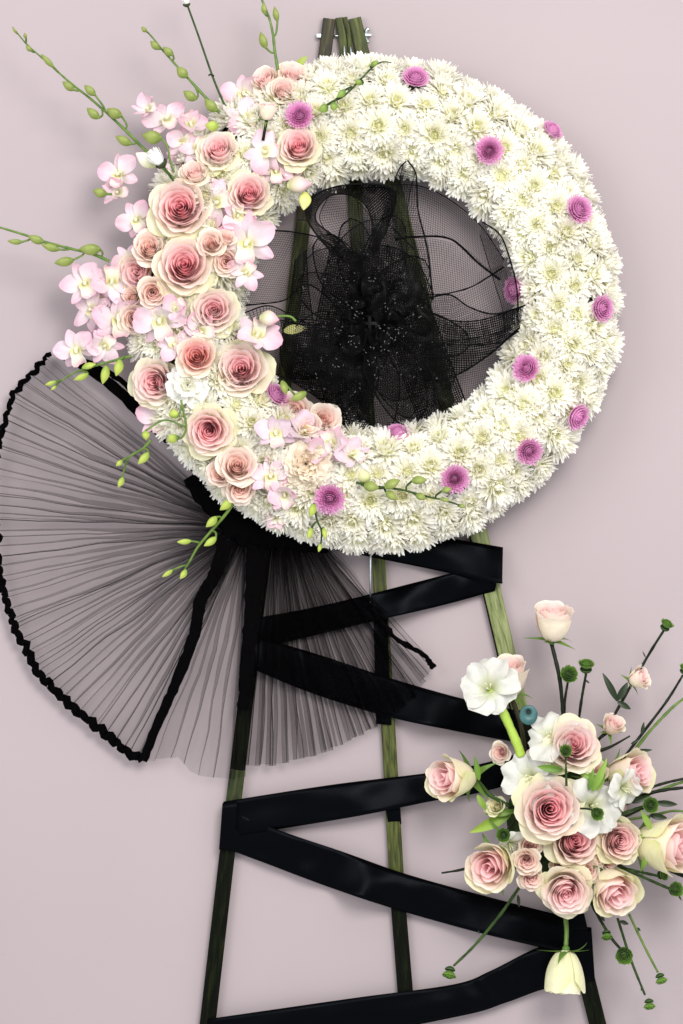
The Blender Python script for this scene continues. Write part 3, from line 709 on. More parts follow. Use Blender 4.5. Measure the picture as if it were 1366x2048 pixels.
for px, py, r, lb in purples:
    root = empty("purple_chrysanthemum", P(px, py, surf(px, py)+(24 if px != 1038 else 14)), lb, "chrysanthemum", "purple button chrysanthemums")
    f = ring_normal(px, py); face_dir(root, (f[0]*.8, f[1]*.8, f[2]), rnd.uniform(0, 6), r*S*1.38)
    o = obj("petals", PURP[rnd.randrange(3)], root); o['kind'] = 'stuff'

# ------------------------------------------------------------------ white chrysanthemums
front = [(x, y, r*0.80) for x, y, r, *_ in rose_list]+[(x, y, r*0.72) for x, y, r, *_ in spray_list]
nmum = 0
ROWN = ("innermost", "inner", "third innermost", "middle", "third outermost", "outer", "outermost")
used_ = set()
def clock_label(x, y, ti):
    a = (math.degrees(atan2(x-755, 605-y)) % 360)/2.5; k = int(round(a)) % 144
    while (ti, k) in used_: k = (k+1) % 144
    used_.add((ti, k)); h = k//12; m = k % 12
    H = ("twelve", "one", "two", "three", "four", "five", "six", "seven", "eight", "nine", "ten", "eleven", "twelve")
    Q = ("exactly", "five past", "ten past", "quarter past", "twenty past", "twenty-five past", "half past", "twenty-five to", "twenty to", "quarter to", "ten to", "five to")
    return "white chrysanthemum, %s row, where an hour hand points at %s %s" % (ROWN[ti], Q[m], H[h+(m > 6)])
tb = random.Random(11)
for ti, (tau, rad) in enumerate(((-74, 1.0), (-46, 1.0), (-17, 1.0), (12, 1.0), (40, 1.0), (66, 1.0), (88, .97))):
    tau = radians(tau)
    # ring length of the row
    L = sum(hypot(ring_pt(2*pi*(i+1)/60, tau)[0]-ring_pt(2*pi*i/60, tau)[0], ring_pt(2*pi*(i+1)/60, tau)[1]-ring_pt(2*pi*i/60, tau)[1]) for i in range(60))
    cnt = int(L/55)
    for i in range(cnt):
        phi = 2*pi*(i+0.5*(ti % 2))/cnt+tb.uniform(-.018, .018); tj = tau+tb.uniform(-.09, .09)
        x, y, d = ring_pt(phi, tj, rad)
        if any(hypot(x-a, y-b) < c*0.92 for a, b, c in front): continue
        if any(hypot(x-p[0], y-p[1]) < 17 for p in purples): continue
        root = empty("white_chrysanthemum", P(x, y, d-3), clock_label(x, y, ti), "chrysanthemum", "white chrysanthemums covering the wreath")
        face_dir(root, (cos(phi)*sin(tj)+tb.uniform(-.16, .16), sin(phi)*sin(tj)+tb.uniform(-.16, .16), cos(tj)+.12), tb.uniform(0, 6.28), tb.choice((39, 42, 45, 47, 50))*S); root.scale.z *= tb.uniform(.75, 1.25)
        pm, cm = MUMS[tb.randrange(7)]
        o = obj("petals", pm, root); o['kind'] = 'stuff'; obj("centre", cm, root); nmum += 1

# ------------------------------------------------------------------ carnations
def carnation(px, py, r, c_in, c_out, label, d, layers=6, seed=5, cnt0=9, f=(0, 0, 1)):
    rr = random.Random(seed); root = empty("carnation", P(px, py, d), label, "carnation"); face_dir(root, f, 0.6, r*S)
    for k in range(layers):
        t = k/(layers-1); cnt = int(lerp(cnt0, 5, t))
        for i in range(cnt):
            mb = MB_(); az = 2*pi*(i+.5*(k % 2)+rr.uniform(-.2, .2))/cnt; e = lerp(0.0, 1.25, t)
            blade(mb, lerp(1, .5, t)*rr.uniform(.85, 1.05), lerp(.75, .5, t), 0, e+.1, e-.15+rr.uniform(-.3, .4), lc(c_in, c_out, .3), lc(c_out, c_in, t*.9), rows=7, cols=11, br=.04, bz=.08*t, cup=.2, prof=(.15, .4, .7, .95, 1.1, 1.0, .72), ruf=.26, seed=rr.uniform(0, 6))
            obj("petal", mb.mesh("petal", MP), root, None, az)
carnation(612, 928, 52, (0.93, 0.80, 0.62), (0.95, 0.91, 0.82), "large ruffled cream carnation in the middle of the lower left cluster", surf(612, 928)+16, 7, 5, 12)
carnation(376, 770, 44, (0.88, 0.89, 0.76), (0.94, 0.95, 0.94), "small pure white carnation between the two lower left roses", surf(376, 770)+24, 3, 9, 7)

# ------------------------------------------------------------------ bud sprays
def bud(mb, base, tip, r, c0, c1, c2, sides=10, rows=8):
    ax = tip-base; L = ax.length; t = ax.normalized(); up = Vector((0, 1, 0)); a = t.cross(up).normalized(); b = t.cross(a); R = []
    for i in range(rows+1):
        s = i/rows; w = r*(sin(pi*min(1, s*0.93+.07))**.75)*(1.05-.25*s) if i < rows else r*.08
        c = lc(c0, c1, s*1.6) if s < .6 else lc(c1, c2, (s-.6)/.4)
        R.append([mb.v(base+t*(L*s)+(a*cos(2*pi*k/sides)+b*sin(2*pi*k/sides))*w*(1+.10*cos(3*2*pi*k/sides)), c, (k/sides, s)) for k in range(sides+1)])
    mb.grid(R); mb.F.append(tuple(R[0][:-1])); return mb
GB = ((0.15, 0.21, 0.04), (0.26, 0.31, 0.08), (0.20, 0.25, 0.06))
YB = ((0.23, 0.33, 0.05), (0.40, 0.48, 0.09), (0.36, 0.44, 0.09))
PB = ((0.42, 0.46, 0.18), (0.70, 0.55, 0.52), (0.70, 0.36, 0.44))
def spray(name, pts, d0, d1, r0, r1, buds, label, cat="flower stem", mat=None, cols=GB, group="orchid bud sprays"):
    """buds: (attach t on stem, base xy, tip xy, radius)"""
    m = len(pts); path = smooth_path([P(x, y, lerp(d0, d1, i/(m-1))) for i, (x, y) in enumerate(pts)], 8)
    root = empty(name, path[0].copy(), label, cat, group)
    mb = MB_(); tube(mb, path, r0*S, r1*S, 8, knob=.25); part("stem", mb, mat or MG, root)
    pxs = smooth_path([Vector((x, y, 0)) for x, y in pts], 8)
    for t, bx, by, tx, ty, r in buds:
        k = min(int(t*(len(path)-1)), len(path)-1); dd = lerp(d0, d1, t)+4
        c = cols if not isinstance(r, tuple) else r[1]; rad = r if not isinstance(r, tuple) else r[0]
        B, T = P(bx, by, dd+6), P(tx, ty, dd+9); b0 = path[k]
        mb = MB_(); bud(mb, B, T, rad*S, *c); o = part("bud", mb, MB, root)
        out = (B-T).normalized()*((B-b0).length*.45)
        mid = (b0+B)/2+out*.5
        if (B-b0).length > 3*S:
            mb = MB_(); tube(mb, smooth_path([b0, mid, B], 6), 1.7*S, 2.1*S, 6); part("bud_stalk", mb, mat or MG, root)
    return root
spray("bud_spray", [(350, 360), (290, 300), (245, 255), (190, 205), (140, 165), (95, 125), (55, 90), (25, 54)], 165, 130, 3.4, 1.2,
  [(.20, 262, 288, 231, 272, 9.5), (.27, 243, 232, 213, 218, 11), (.40, 198, 236, 174, 216, 9.5), (.38, 190, 190, 169, 170, 8.5), (.52, 148, 180, 125, 163, 8), (.66, 107, 134, 82, 108, 6), (.82, 63, 102, 52, 91, 5), (.88, 52, 76, 49, 66, 4), (.97, 33, 66, 25, 54, 3)],
  "long spray of green orchid buds reaching to the top left corner")
spray("bud_spray", [(440, 226), (405, 188), (372, 152), (350, 128), (325, 100), (305, 75), (285, 54)], 150, 135, 3.2, 1.2,
  [(.10, 433, 222, 410, 198, 11), (.25, 392, 199, 367, 182, 10), (.42, 374, 154, 354, 134, 10.5), (.55, 346, 110, 326, 94, 8), (.72, 318, 98, 301, 82, 7.5), (.93, 293, 63, 283, 54, 5)],
  "second spray of green orchid buds above the upper left rim")
spray("bud_spray", [(556, 140), (550, 105), (546, 70), (538, 35), (522, -5)], 140, 130, 3.2, 2,
  [(.28, 532, 96, 521, 64, 8.5), (.48, 555, 42, 549, 13, 6.5), (.8, 530, 28, 527, 5, 6)], "upright spray of green buds cut off by the top edge")
spray("bud_spray", [(218, 522), (185, 508), (140, 497), (95, 485), (50, 470), (-6, 453)], 160, 140, 3.2, 2,
  [(.28, 146, 520, 109, 526, 10), (.10, 200, 498, 158, 498, 12), (.42, 118, 499, 83, 489, 8), (.5, 87, 484, 56, 472, 9), (.75, 44, 484, 15, 482, 6)], "spray of green orchid buds entering from the left edge")
spray("bud_spray", [(640, 220), (662, 205), (690, 190), (722, 158), (748, 132), (765, 124), (783, 125)], 200, 205, 2.6, 1.2,
  [(.05, 655, 212, 638, 222, 9), (.28, 668, 205, 667, 222, 8), (.42, 690, 180, 674, 195, 7), (.66, 742, 132, 757, 122, 5.5), (.5, 724, 168, 710, 160, 6)], "dark thin bud spray lying over the white flowers at the top", mat=MGD, cols=((0.10, 0.18, 0.03), (0.22, 0.32, 0.06), (0.2, 0.3, 0.06)))
spray("bud_spray", [(262, 712), (225, 722), (185, 733), (150, 745), (122, 762), (105, 778)], 150, 120, 3.0, 1.2,
  [(.06, 240, 720, 232, 752, (9.5, YB)), (.28, 213, 732, 205, 768, (9, YB)), (.45, 165, 736, 192, 728, (7, YB)), (.55, 176, 748, 148, 760, (7, YB)), (.82, 112, 763, 90, 770, (5, YB)), (.95, 112, 772, 102, 780, (3.5, YB))], "yellow green bud spray lying across the fan's upper corner", cols=YB)
spray("bud_spray", [(302, 880), (285, 898), (258, 915), (247, 945), (240, 972)], 140, 110, 3.0, 1.4,
  [(.25, 297, 906, 276, 928, (8, YB)), (.5, 244, 921, 232, 932, (5.5, YB)), (.85, 246, 955, 236, 975, (6.5, YB))], "short yellow green bud spray hanging over the fan below the three petalled orchid", cols=YB)
spray("bud_spray", [(470, 1002), (450, 1030), (420, 1065), (395, 1095), (378, 1125), (362, 1150)], 150, 110, 3.4, 1.6,
  [(.10, 462, 1000, 440, 1020, (9, YB)), (.25, 433, 1034, 412, 1054, (8.5, YB)), (.38, 432, 1075, 408, 1092, (7.5, YB)), (.55, 382, 1082, 354, 1084, (6, YB)), (.85, 345, 1140, 324, 1154, (5, YB)), (.95, 372, 1140, 360, 1158, (6.5, YB))], "longest yellow green bud spray hanging down over the fan", cols=YB)
spray("bud_spray", [(628, 1010), (634, 1040), (643, 1062), (642, 1085), (638, 1100)], 195, 170, 2.2, 1.4,
  [(.05, 627, 1008, 621, 1034, (8, YB)), (.3, 623, 1056, 616, 1078, (6, YB)), (.55, 647, 1056, 651, 1078, (5.5, YB)), (.95, 641, 1088, 637, 1104, (4.5, YB))], "small bud spray hanging over the bottom rim left of centre", mat=MGD, cols=YB)
spray("bud_spray", [(712, 965), (745, 972), (800, 979), (850, 992), (890, 1001), (925, 1012)], 205, 200, 2.4, 1.6,
  [(.08, 728, 972, 758, 976, 11), (.22, 770, 976, 800, 960, 10), (.30, 772, 984, 794, 1000, 9), (.45, 824, 962, 854, 960, 9), (.5, 832, 990, 852, 998, 8), (.72, 884, 982, 904, 978, 6.5), (.8, 880, 998, 900, 1002, 4.5), (.99, 918, 1012, 931, 1013, 4.5)], "green bud spray lying on the white flowers at the bottom of the ring", mat=MGD)
spray("bud_sprig", [(362, 800), (372, 850), (366, 872), (352, 880)], 195, 190, 2.2, 1.8, [(.05, 350, 836, 346, 818, (10, YB)), (.9, 352, 872, 334, 882, (10, YB)), (.4, 290, 862, 292, 880, (8, YB))], "three lime green buds beside the lowest large rose", cols=YB)
def lone(px, py, tx, ty, r, cols, label, d, stem=None, mat=None):
    root = empty("flower_bud", P(px, py, d), label, "flower bud"); mb = MB_(); bud(mb, P(px, py, d), P(tx, ty, d+6), r*S, *cols); part("bud", mb, MB, root)
    if stem:
        mb = MB_(); tube(mb, smooth_path([P(px, py, d)]+[P(x, y, d-2-3*i) for i, (x, y) in enumerate(stem)], 6), 2.2*S, 2.4*S, 7); part("stem", mb, mat or MG, root)
lone(212, 388, 186, 381, 10, GB, "single green bud at the left tip of the ragged pink orchid", 150, [(224, 388)])
lone(322, 276, 284, 270, 14, GB, "plump green bud above the half closed white chrysanthemum", 185, [(334, 292), (340, 320), (348, 345)])
lone(312, 330, 272, 306, 15, ((0.45, 0.5, 0.2), (0.82, 0.78, 0.66), (0.84, 0.66, 0.68)), "pinkish white orchid bud beside the half closed white chrysanthemum", 175, [(325, 336)])
lone(437, 252, 410, 250, 11, YB, "lime bud on top of the uppermost pink rose", 195)
lone(520, 636, 558, 640, 16, PB, "pink tipped bud poking over the net bow at the left of the opening", 190, [(575, 632), (592, 642)], MG)
lone(575, 372, 622, 368, 17, PB, "pink folded bud at the top left edge of the opening", 185)
lone(610, 385, 607, 420, 13, ((0.55, 0.60, 0.16), (0.68, 0.70, 0.25), (0.70, 0.68, 0.30)), "pale yellow green bud hanging into the opening beside the easel leg", 170)
lone(512, 462, 536, 448, 9, YB, "bright lime bud above the big spread orchid", 165)
lone(564, 762, 572, 790, 8, GB, "small green bud on a stem under the net bow", 175, [(572, 770), (590, 790)])
lone(735, 965, 722, 938, 13, ((0.45, 0.5, 0.2), (0.60, 0.62, 0.32), (0.66, 0.60, 0.42)), "yellowish bud under the hooded lilac orchid", 200)
lone(612, 785, 582, 800, 9, GB, "olive leaf bud above the peach rose near the opening", 190)
# leaf under the net
mb = MB_(); blade(mb, 1, .40, 0, .2, -.1, (0.45, 0.46, 0.14), (0.66, 0.62, 0.30), rows=7, cols=5, cup=.3, prof=(.3, .8, 1, .95, .7, .4, .05))
o = obj("leaf", mb.mesh("leaf", MLF)); tag(o, "yellow leaf caught under the black net at the left of the bow", "leaf"); o.location = P(568, 662, 112); face_dir(o, (0.1, .1, 1), radians(8), 48*S)
for (x, y, ang, L, c, lb) in ((595, 130, 40, 26, (0.3, .38, .08), "small green sepal tip behind the trio of spray roses"),):
    mb = MB_(); blade(mb, 1, .55, 0, .3, .1, c, c, rows=6, cols=5, cup=.3, prof=(.5, 1, 1, .8, .5, .05)); o = obj("leaf", mb.mesh("leaf", MLF)); tag(o, lb, "leaf"); o.location = P(x, y, surf(x, y)+14); face_dir(o, (0, 0, 1), radians(ang), L*S)
# mum stem with a closed white bud at the very top, and the half closed white one on the left
def closed_mum(px, py, f, r, label, d, stem):
    root = empty("chrysanthemum_bud", P(px, py, d), label, "flower bud")
    sub = bpy.data.objects.new("flower_head", None)
    rr = random.Random(int(px)); mb = MB_()
    for k in range(5):
        for i in range(13): blade(mb, 1.25*rr.uniform(.85, 1.1), .2, 2*pi*(i+.5*(k % 2)+rr.uniform(-.3, .3))/13, 1.05+.08*k, 1.35+.08*k, WT, WT, rows=4, cols=3, br=.34-.06*k, bz=0, cup=.5, prof=(.7, 1, 1, .9, .3))
    me = mb.mesh("petals", MM)
    q = Vector((f[0], -f[2], f[1])).normalized().to_track_quat('Z', 'Y')
    for nm, m2 in (("petals", me), ("calyx", cone_cup((0.03, 0.045, 0.015), .75, .45))):
        o = obj(nm, m2, root); o.rotation_mode = 'QUATERNION'; o.rotation_quaternion = q; o.scale = (r*S,)*3
        if nm == "petals": o['kind'] = 'stuff'
    bpy.data.objects.remove(sub)
    mb = MB_(); tube(mb, smooth_path([P(x, y, d-2) for x, y in stem], 6), 2.0*S, 2.4*S, 7); part("stem", mb, MGD, root)
    return root
r_ = closed_mum(373, 8, (-.15, 1, .25), 14, "closed white chrysanthemum bud on a thin stem at the top edge", 140, [(376, 14), (398, 75), (424, 150), (440, 190), (455, 222)])
mb = MB_(); tube(mb, smooth_path([P(428, 152, 140), P(420, 149, 142), P(417, 152, 142)], 4), 2*S, 1.2*S, 6); part("leaflet", mb, MSB, r_)
closed_mum(322, 326, (-.7, .75, .35), 24, "half closed white chrysanthemum pointing up left from the upper left rim", 192, [(324, 326), (335, 345), (347, 362)])
# bud rose on a dark cut stem
r_ = make_rose(536, 214, 25, (0.15, 1, .45), 'tall', 'blush', "blush rosebud turned upwards on a cut dark stem at the upper left", d=200, zs=.7)
mb = MB_(); tube(mb, [P(534, 236, 196), P(530, 258, 196), P(526, 281, 190)], 3*S, 3*S, 8); o = obj("cut_stem", mb.mesh("cut_stem", MSB)); 
l_ = Matrix.LocRotScale(r_.location, r_.rotation_quaternion, r_.scale); o.data.transform(l_.inverted()); o.parent = r_

# ------------------------------------------------------------------ the net bow
bow = empty("net_bow", P(735, 620, 90), "big crumpled bow of black crinoline net filling the wreath opening", "bow")
def netloop(name, A, B, mat=None, cell=4.6, bulge=14, crump=4.0, seed=0.0, M_=70, n=16, cord=(1.5, 1.5), sc=60.0):
    """A and B: lists of (x, y, d); the net lies between them"""
    a = smooth_path([Vector(p) for p in A], 12); b = smooth_path([Vector(p) for p in B], 12)
    def samp(p, t):
        f = t*(len(p)-1); k = min(int(f), len(p)-2); return p[k].lerp(p[k+1], f-k)
    mb = MB_(); rows = []; la = 0; pa = None
    for i in range(M_+1):
        t = i/M_; pA, pB = samp(a, t), samp(b, t); mid = (pA+pB)/2
        if pa is not None: la += (mid-pa).length
        pa = mid; ids = []; wd = (pB-pA).length
        for j in range(n+1):
            v = j/n; q = pA.lerp(pB, v)
            e = sin(pi*v)
            nn = noise.noise(Vector((q.x/sc+seed, q.y/sc, seed)))*crump*e
            n2 = noise.noise(Vector((q.x/sc*2.3+seed, q.y/sc*2.3, seed+4)))*crump*.5*e
            ids.append(mb.v(P(q.x+nn*.5, q.y+n2*.8, q.z+bulge*e+(nn+n2)*(1.35 if crump > 11 else 1)), (1, 1, 1), (la/cell, v*max(wd, 60)/cell)))
        rows.append(ids)
    mb.grid(rows); part(name, mb, mat or MNET, bow)
    for pth, cr in ((a, cord[0]), (b, cord[1])):
        if cr > 0:
            mb = MB_(); tube(mb, [P(q.x, q.y, q.z) for q in pth], cr*S*.8, sides=5, knob=.3); part("edge_cord", mb, MBK, bow)
NL = netloop
# back sheets seen through the opening
NL("net_sheet", [(780, 370, 60), (840, 372, 58), (900, 400, 60), (960, 450, 70), (1008, 520, 85)], [(790, 480, 60), (830, 474, 62), (900, 478, 66), (955, 525, 72), (1000, 560, 84)], bulge=4, seed=2, cord=(1.3, 2.8))
NL("net_sheet", [(820, 475, 60), (880, 480, 66), (935, 500, 70), (975, 535, 78), (1005, 530, 86)], [(850, 590, 60), (890, 588, 60), (940, 575, 64), (975, 555, 70), (1008, 534, 80)], bulge=4, seed=3, cord=(0, 2.0), cell=4.6)
NL("net_sheet", [(850, 592, 70), (900, 590, 70), (960, 566, 74), (1010, 534, 84)], [(868, 650, 60), (920, 690, 60), (985, 690, 70), (1036, 640, 84)], bulge=4, seed=3.5, cord=(0, 0))
# upper left round loop
NL("loop", [(740, 560, 120), (660, 500, 160), (612, 430, 165), (640, 385, 150), (720, 368, 140), (790, 385, 130), (770, 470, 120)], [(745, 570, 70), (690, 490, 90), (632, 440, 70), (655, 395, 60), (705, 392, 60), (740, 430, 75), (745, 520, 90)], seed=4, mat=MNETD, bulge=0, cord=(2.4, 1.6))
NL("loop", [(740, 560, 120), (660, 500, 160), (616, 432, 150), (643, 388, 140), (720, 368, 140), (790, 385, 130), (770, 470, 120)], [(745, 570, 70), (690, 490, 90), (632, 440, 70), (655, 395, 60), (705, 392, 60), (740, 430, 75), (745, 520, 90)], seed=4.5, mat=MNETD, bulge=0, cord=(0, 0), crump=9)
NL("loop", [(655, 395, 45), (640, 440, 45), (680, 490, 45), (740, 520, 50)], [(705, 392, 45), (735, 425, 45), (750, 460, 45), (760, 500, 50)], seed=5, cell=4.6, bulge=6, cord=(1.2, 1.2))
NL("loop", [(705, 378, 100), (760, 375, 100), (800, 385, 110)], [(700, 600, 120), (735, 600, 110), (780, 600, 120)], seed=6, bulge=10, crump=9, cord=(1.5, 1.5))
# upright tail
NL("loop", [(812, 322, 168), (795, 345, 165), (770, 420, 140), (735, 500, 130), (700, 600, 110)], [(815, 320, 168), (832, 350, 165), (836, 420, 140), (855, 500, 130), (866, 600, 110)], seed=7, bulge=18, crump=12, cord=(1.8, 2.2))
NL("loop", [(806, 330, 150), (788, 400, 130), (750, 480, 120), (720, 580, 100)], [(830, 345, 150), (815, 420, 130), (830, 500, 120), (850, 610, 100)], seed=8, bulge=10, crump=16, cord=(1.2, 1.2))
# left loop
NL("loop", [(545, 461, 100), (590, 465, 110), (650, 482, 120), (700, 540, 120), (720, 610, 110)], [(474, 612, 100), (520, 608, 95), (570, 600, 100), (620, 570, 105), (700, 640, 100)], seed=9, bulge=22, cord=(2.0, 2.0))
NL("loop", [(610, 520, 130), (640, 500, 140), (690, 500, 140), (720, 560, 130)], [(590, 640, 110), (625, 640, 130), (680, 650, 130), (720, 640, 120)], seed=11, bulge=16, crump=12, mat=MNET)
NL("loop", [(590, 520, 90), (580, 600, 95), (560, 700, 90), (575, 760, 85)], [(612, 500, 90), (620, 600, 95), (640, 700, 90), (660, 760, 85)], seed=12, bulge=12, crump=14, mat=MNETD)
# lower left loop
NL("loop", [(490, 625, 100), (540, 612, 118), (600, 640, 120), (660, 660, 115), (720, 640, 110)], [(535, 720, 90), (545, 745, 100), (600, 765, 105), (660, 770, 105), (720, 730, 100)], seed=13, bulge=20, cord=(1.8, 2.2))
NL("loop", [(560, 640, 95), (620, 650, 110), (680, 640, 110), (735, 630, 110)], [(580, 760, 80), (640, 800, 90), (690, 850, 90), (740, 860, 85)], seed=14, bulge=24, crump=14, mat=MNETD)
# upper middle crumple
NL("loop", [(640, 560, 130), (690, 470, 150), (760, 440, 150), (830, 500, 140)], [(680, 640, 120), (720, 590, 130), (770, 590, 130), (850, 620, 120)], seed=15, bulge=20, crump=20)
NL("loop", [(700, 520, 120), (760, 490, 130), (830, 520, 130), (868, 590, 120)], [(700, 700, 120), (750, 680, 130), (800, 690, 130), (850, 690, 120)], seed=16, bulge=26, crump=22, mat=MNETD, cord=(1.5, 2.2))
# lower right leaf shaped loops
NL("loop", [(858, 596, 120), (900, 590, 130), (940, 615, 140), (990, 628, 155), (1050, 611, 172)], [(850, 700, 110), (890, 690, 125), (940, 690, 140), (1000, 685, 155), (1038, 662, 168)], seed=17, bulge=14, cord=(2.2, 1.8))
NL("loop", [(850, 620, 100), (900, 640, 110), (960, 640, 120), (1046, 614, 170)], [(840, 760, 95), (900, 756, 110), (975, 712, 130), (1040, 655, 165)], seed=18, bulge=12, cord=(1.2, 2.6), mat=MNETD)
NL("loop", [(965, 444, 120), (1000, 470, 130), (1020, 520, 135), (1034, 580, 140), (1036, 650, 150)], [(960, 470, 75), (975, 520, 80), (990, 570, 85), (1005, 620, 90), (1010, 665, 100)], seed=19, bulge=8, cord=(2.2, 1.0))
NL("loop", [(800, 640, 100), (880, 680, 100), (980, 670, 90), (1030, 650, 80)], [(790, 860, 70), (880, 850, 75), (960, 815, 75), (1020, 760, 70)], seed=20, bulge=12, cord=(1.5, 1.5))
NL("loop", [(730, 640, 130), (800, 680, 140), (860, 740, 130), (870, 810, 110)], [(700, 700, 120), (745, 780, 130), (790, 840, 120), (838, 858, 100)], seed=21, bulge=24, crump=14, cord=(2.2, 2.2))
NL("loop", [(700, 640, 110), (720, 720, 110), (725, 790, 100), (735, 862, 90)], [(860, 640, 110), (860, 720, 110), (850, 790, 100), (800, 862, 90)], seed=22, bulge=16, crump=18)
NL("loop", [(625, 690, 110), (640, 760, 110), (650, 800, 100), (680, 850, 90)], [(760, 660, 120), (750, 740, 120), (745, 800, 110), (750, 862, 90)], seed=23, bulge=18, crump=18, mat=MNETD)
NL("loop", [(660, 500, 100), (640, 600, 105), (620, 700, 100), (600, 760, 90)], [(720, 500, 100), (720, 600, 110), (710, 700, 110), (690, 760, 100)], seed=24, bulge=20, crump=16, mat=MNETD)
NL("loop", [(840, 560, 90), (870, 640, 95), (900, 720, 90), (930, 800, 80)], [(760, 560, 90), (770, 660, 100), (800, 740, 95), (840, 850, 80)], seed=25, bulge=16, crump=16, mat=MNETD)
# petal shaped loops fanned out from the heart
for k, (tx, ty, wd, dz) in enumerate(((640, 470, 46, 40), (700, 436, 40, 50), (790, 430, 44, 50), (850, 520, 46, 40), (596, 560, 44, 30), (578, 690, 46, 20), (632, 795, 50, 20), (696, 852, 42, 10), (765, 862, 46, 10), (838, 836, 50, 10), (905, 770, 46, 10), (940, 690, 44, 20), (610, 735, 40, 40), (672, 820, 40, 45), (810, 800, 52, 45), (868, 640, 50, 30), (655, 650, 50, 50), (720, 760, 46, 55))):
    cx, cy = 738, 640; dx, dy = tx-cx, ty-cy; L_ = hypot(dx, dy); nx, ny = -dy/L_, dx/L_
    mx, my = cx+dx*.55, cy+dy*.55
    NL("loop", [(cx+nx*6, cy+ny*6, 100), (cx+dx*.25+nx*wd*.5, cy+dy*.25+ny*wd*.5, 112+dz*.6), (mx+nx*wd, my+ny*wd, 105+dz), (cx+dx*.9+nx*wd*.6, cy+dy*.9+ny*wd*.6, 95+dz*.7), (tx, ty, 80+dz*.5)],
       [(cx-nx*6, cy-ny*6, 100), (cx+dx*.25-nx*wd*.5, cy+dy*.25-ny*wd*.5, 108), (mx-nx*wd, my-ny*wd, 98), (cx+dx*.9-nx*wd*.6, cy+dy*.9-ny*wd*.6, 88), (tx+1, ty+1, 80)], seed=50+k, bulge=22, crump=10, M_=40, n=12, cord=(1.6, 2.0), sc=40)
# gathered heart of the bow
rk = random.Random(4)
for k in range(9):
    a0 = k*2*pi/9+rk.uniform(-.3, .3); r1 = rk.uniform(55, 95); cx, cy = 745, 640
    p0 = (cx+cos(a0-.4)*18, cy+sin(a0-.4)*18, 150); p1 = (cx+cos(a0-.35)*r1*.7, cy+sin(a0-.35)*r1*.8, 175); p2 = (cx+cos(a0)*r1, cy+sin(a0)*r1*1.15, 150)
    q0 = (cx+cos(a0+.6)*18, cy+sin(a0+.6)*18, 140); q1 = (cx+cos(a0+.55)*r1*.6, cy+sin(a0+.55)*r1*.7, 155); q2 = (cx+cos(a0+.3)*r1, cy+sin(a0+.3)*r1*1.1, 135)
    NL("gather", [p0, p1, p2], [q0, q1, q2], mat=MNETD, seed=30+k, bulge=8, crump=16, M_=24, n=10, cord=(1.4, 1.4), sc=28)
mb = MB_(); rows = []
for i in range(13):
    th = pi*i/12
    rows.append([mb.v(P(742+cos(2*pi*j/20)*sin(th)*46*(1+.25*noise.noise(Vector((i*.7, j % 20, 2)))), 650+cos(th)*62, 120+sin(2*pi*j/20)*sin(th)*28), (1, 1, 1), (j, i)) for j in range(21)])
mb.grid(rows); part("knot", mb, MNETD, bow)
# tiny pale flecks over the gathers, glints of the net put in as geometry
mb = MB_()
for k in range(360):
    x = rk.gauss(735, 62); y = rk.gauss(665, 85)
    if hypot(x-735, (y-650)/1.3) > 165: continue
    an = 6.5*noise.noise(Vector((x/70, y/70, 5)))+rk.uniform(-.3, .3); L = rk.uniform(1.5, 4)
    if noise.noise(Vector((x/38, y/38, 9))) < 0.0: continue
    tube(mb, [P(x, y, 178), P(x+cos(an)*L*.5, y+sin(an)*L*.5, 180), P(x+cos(an)*L, y+sin(an)*L, 178)], .38*S, sides=4)
MFIL = plain("shiny_filament", (0.22, 0.22, 0.22), 0.25)
o = part("loose_filaments", mb, MFIL, bow); o['kind'] = 'stuff'

# ------------------------------------------------------------------ lower right arrangement
fb = empty("foam_block", P(1100, 1640, 70), "dark foam holder on the right easel leg, hidden behind the lower bouquet", "foam block")
mb = MB_(); rows = []
for i in range(11):
    th = pi*i/10
    rows.append([mb.v(P(1105+cos(2*pi*j/20)*sin(th)*92, 1640+cos(th)*120, 75+sin(2*pi*j/20)*sin(th)*36), (1, 1, 1), (j, i)) for j in range(21)])
mb.grid(rows); part("foam", mb, MFO, fb)
def stemobj(name, pts, d0, d1, r0, r1, label, mat=MSB, cat="stem", group=None, leaflets=(), buttons=()):
    m = len(pts); path = smooth_path([P(x, y, lerp(d0, d1, i/(m-1))) for i, (x, y) in enumerate(pts)], 8)
    root = empty(name, path[0].copy(), label, cat, group); mb = MB_(); tube(mb, path, r0*S, r1*S, 8, knob=.3); part("stem", mb, mat, root)
    for x, y, ang, L, wf in leaflets:
        mb = MB_(); blade(mb, 1, wf, 0, .3, -.2, (0.01, 0.022, 0.006), (0.02, 0.035, 0.01), rows=6, cols=5, cup=.3, prof=(.3, .8, 1, .9, .6, .1))
        t = lerp(d0, d1, .5)+6
        q = Vector((0, -1, 0)).to_track_quat('Z', 'Y') @ Quaternion((0, 0, 1), radians(ang))
        M = Matrix.LocRotScale(P(x, y, t), q, Vector((L*S,)*3)); mb.V = [tuple(M @ Vector(v)) for v in mb.V]
        part("leaf", mb, MLF, root)
    for k, (x, y, r, f) in enumerate(buttons):
        q = Vector((f[0], -f[2], f[1])).normalized().to_track_quat('Z', 'Y')
        for nm, me in (("flower_head", GRN[k % 2]), ("calyx", GCUP)):
            o = obj(nm, me, root); o.location = P(x, y, d1)-root.location; o.rotation_mode = 'QUATERNION'; o.rotation_quaternion = q
            o.scale = (r*S*1.2,)*3 if nm == "flower_head" else (r*S*.9,)*3
            if nm == "flower_head": o['kind'] = 'stuff'
    return root
BT = "green button chrysanthemums round the lower bouquet"
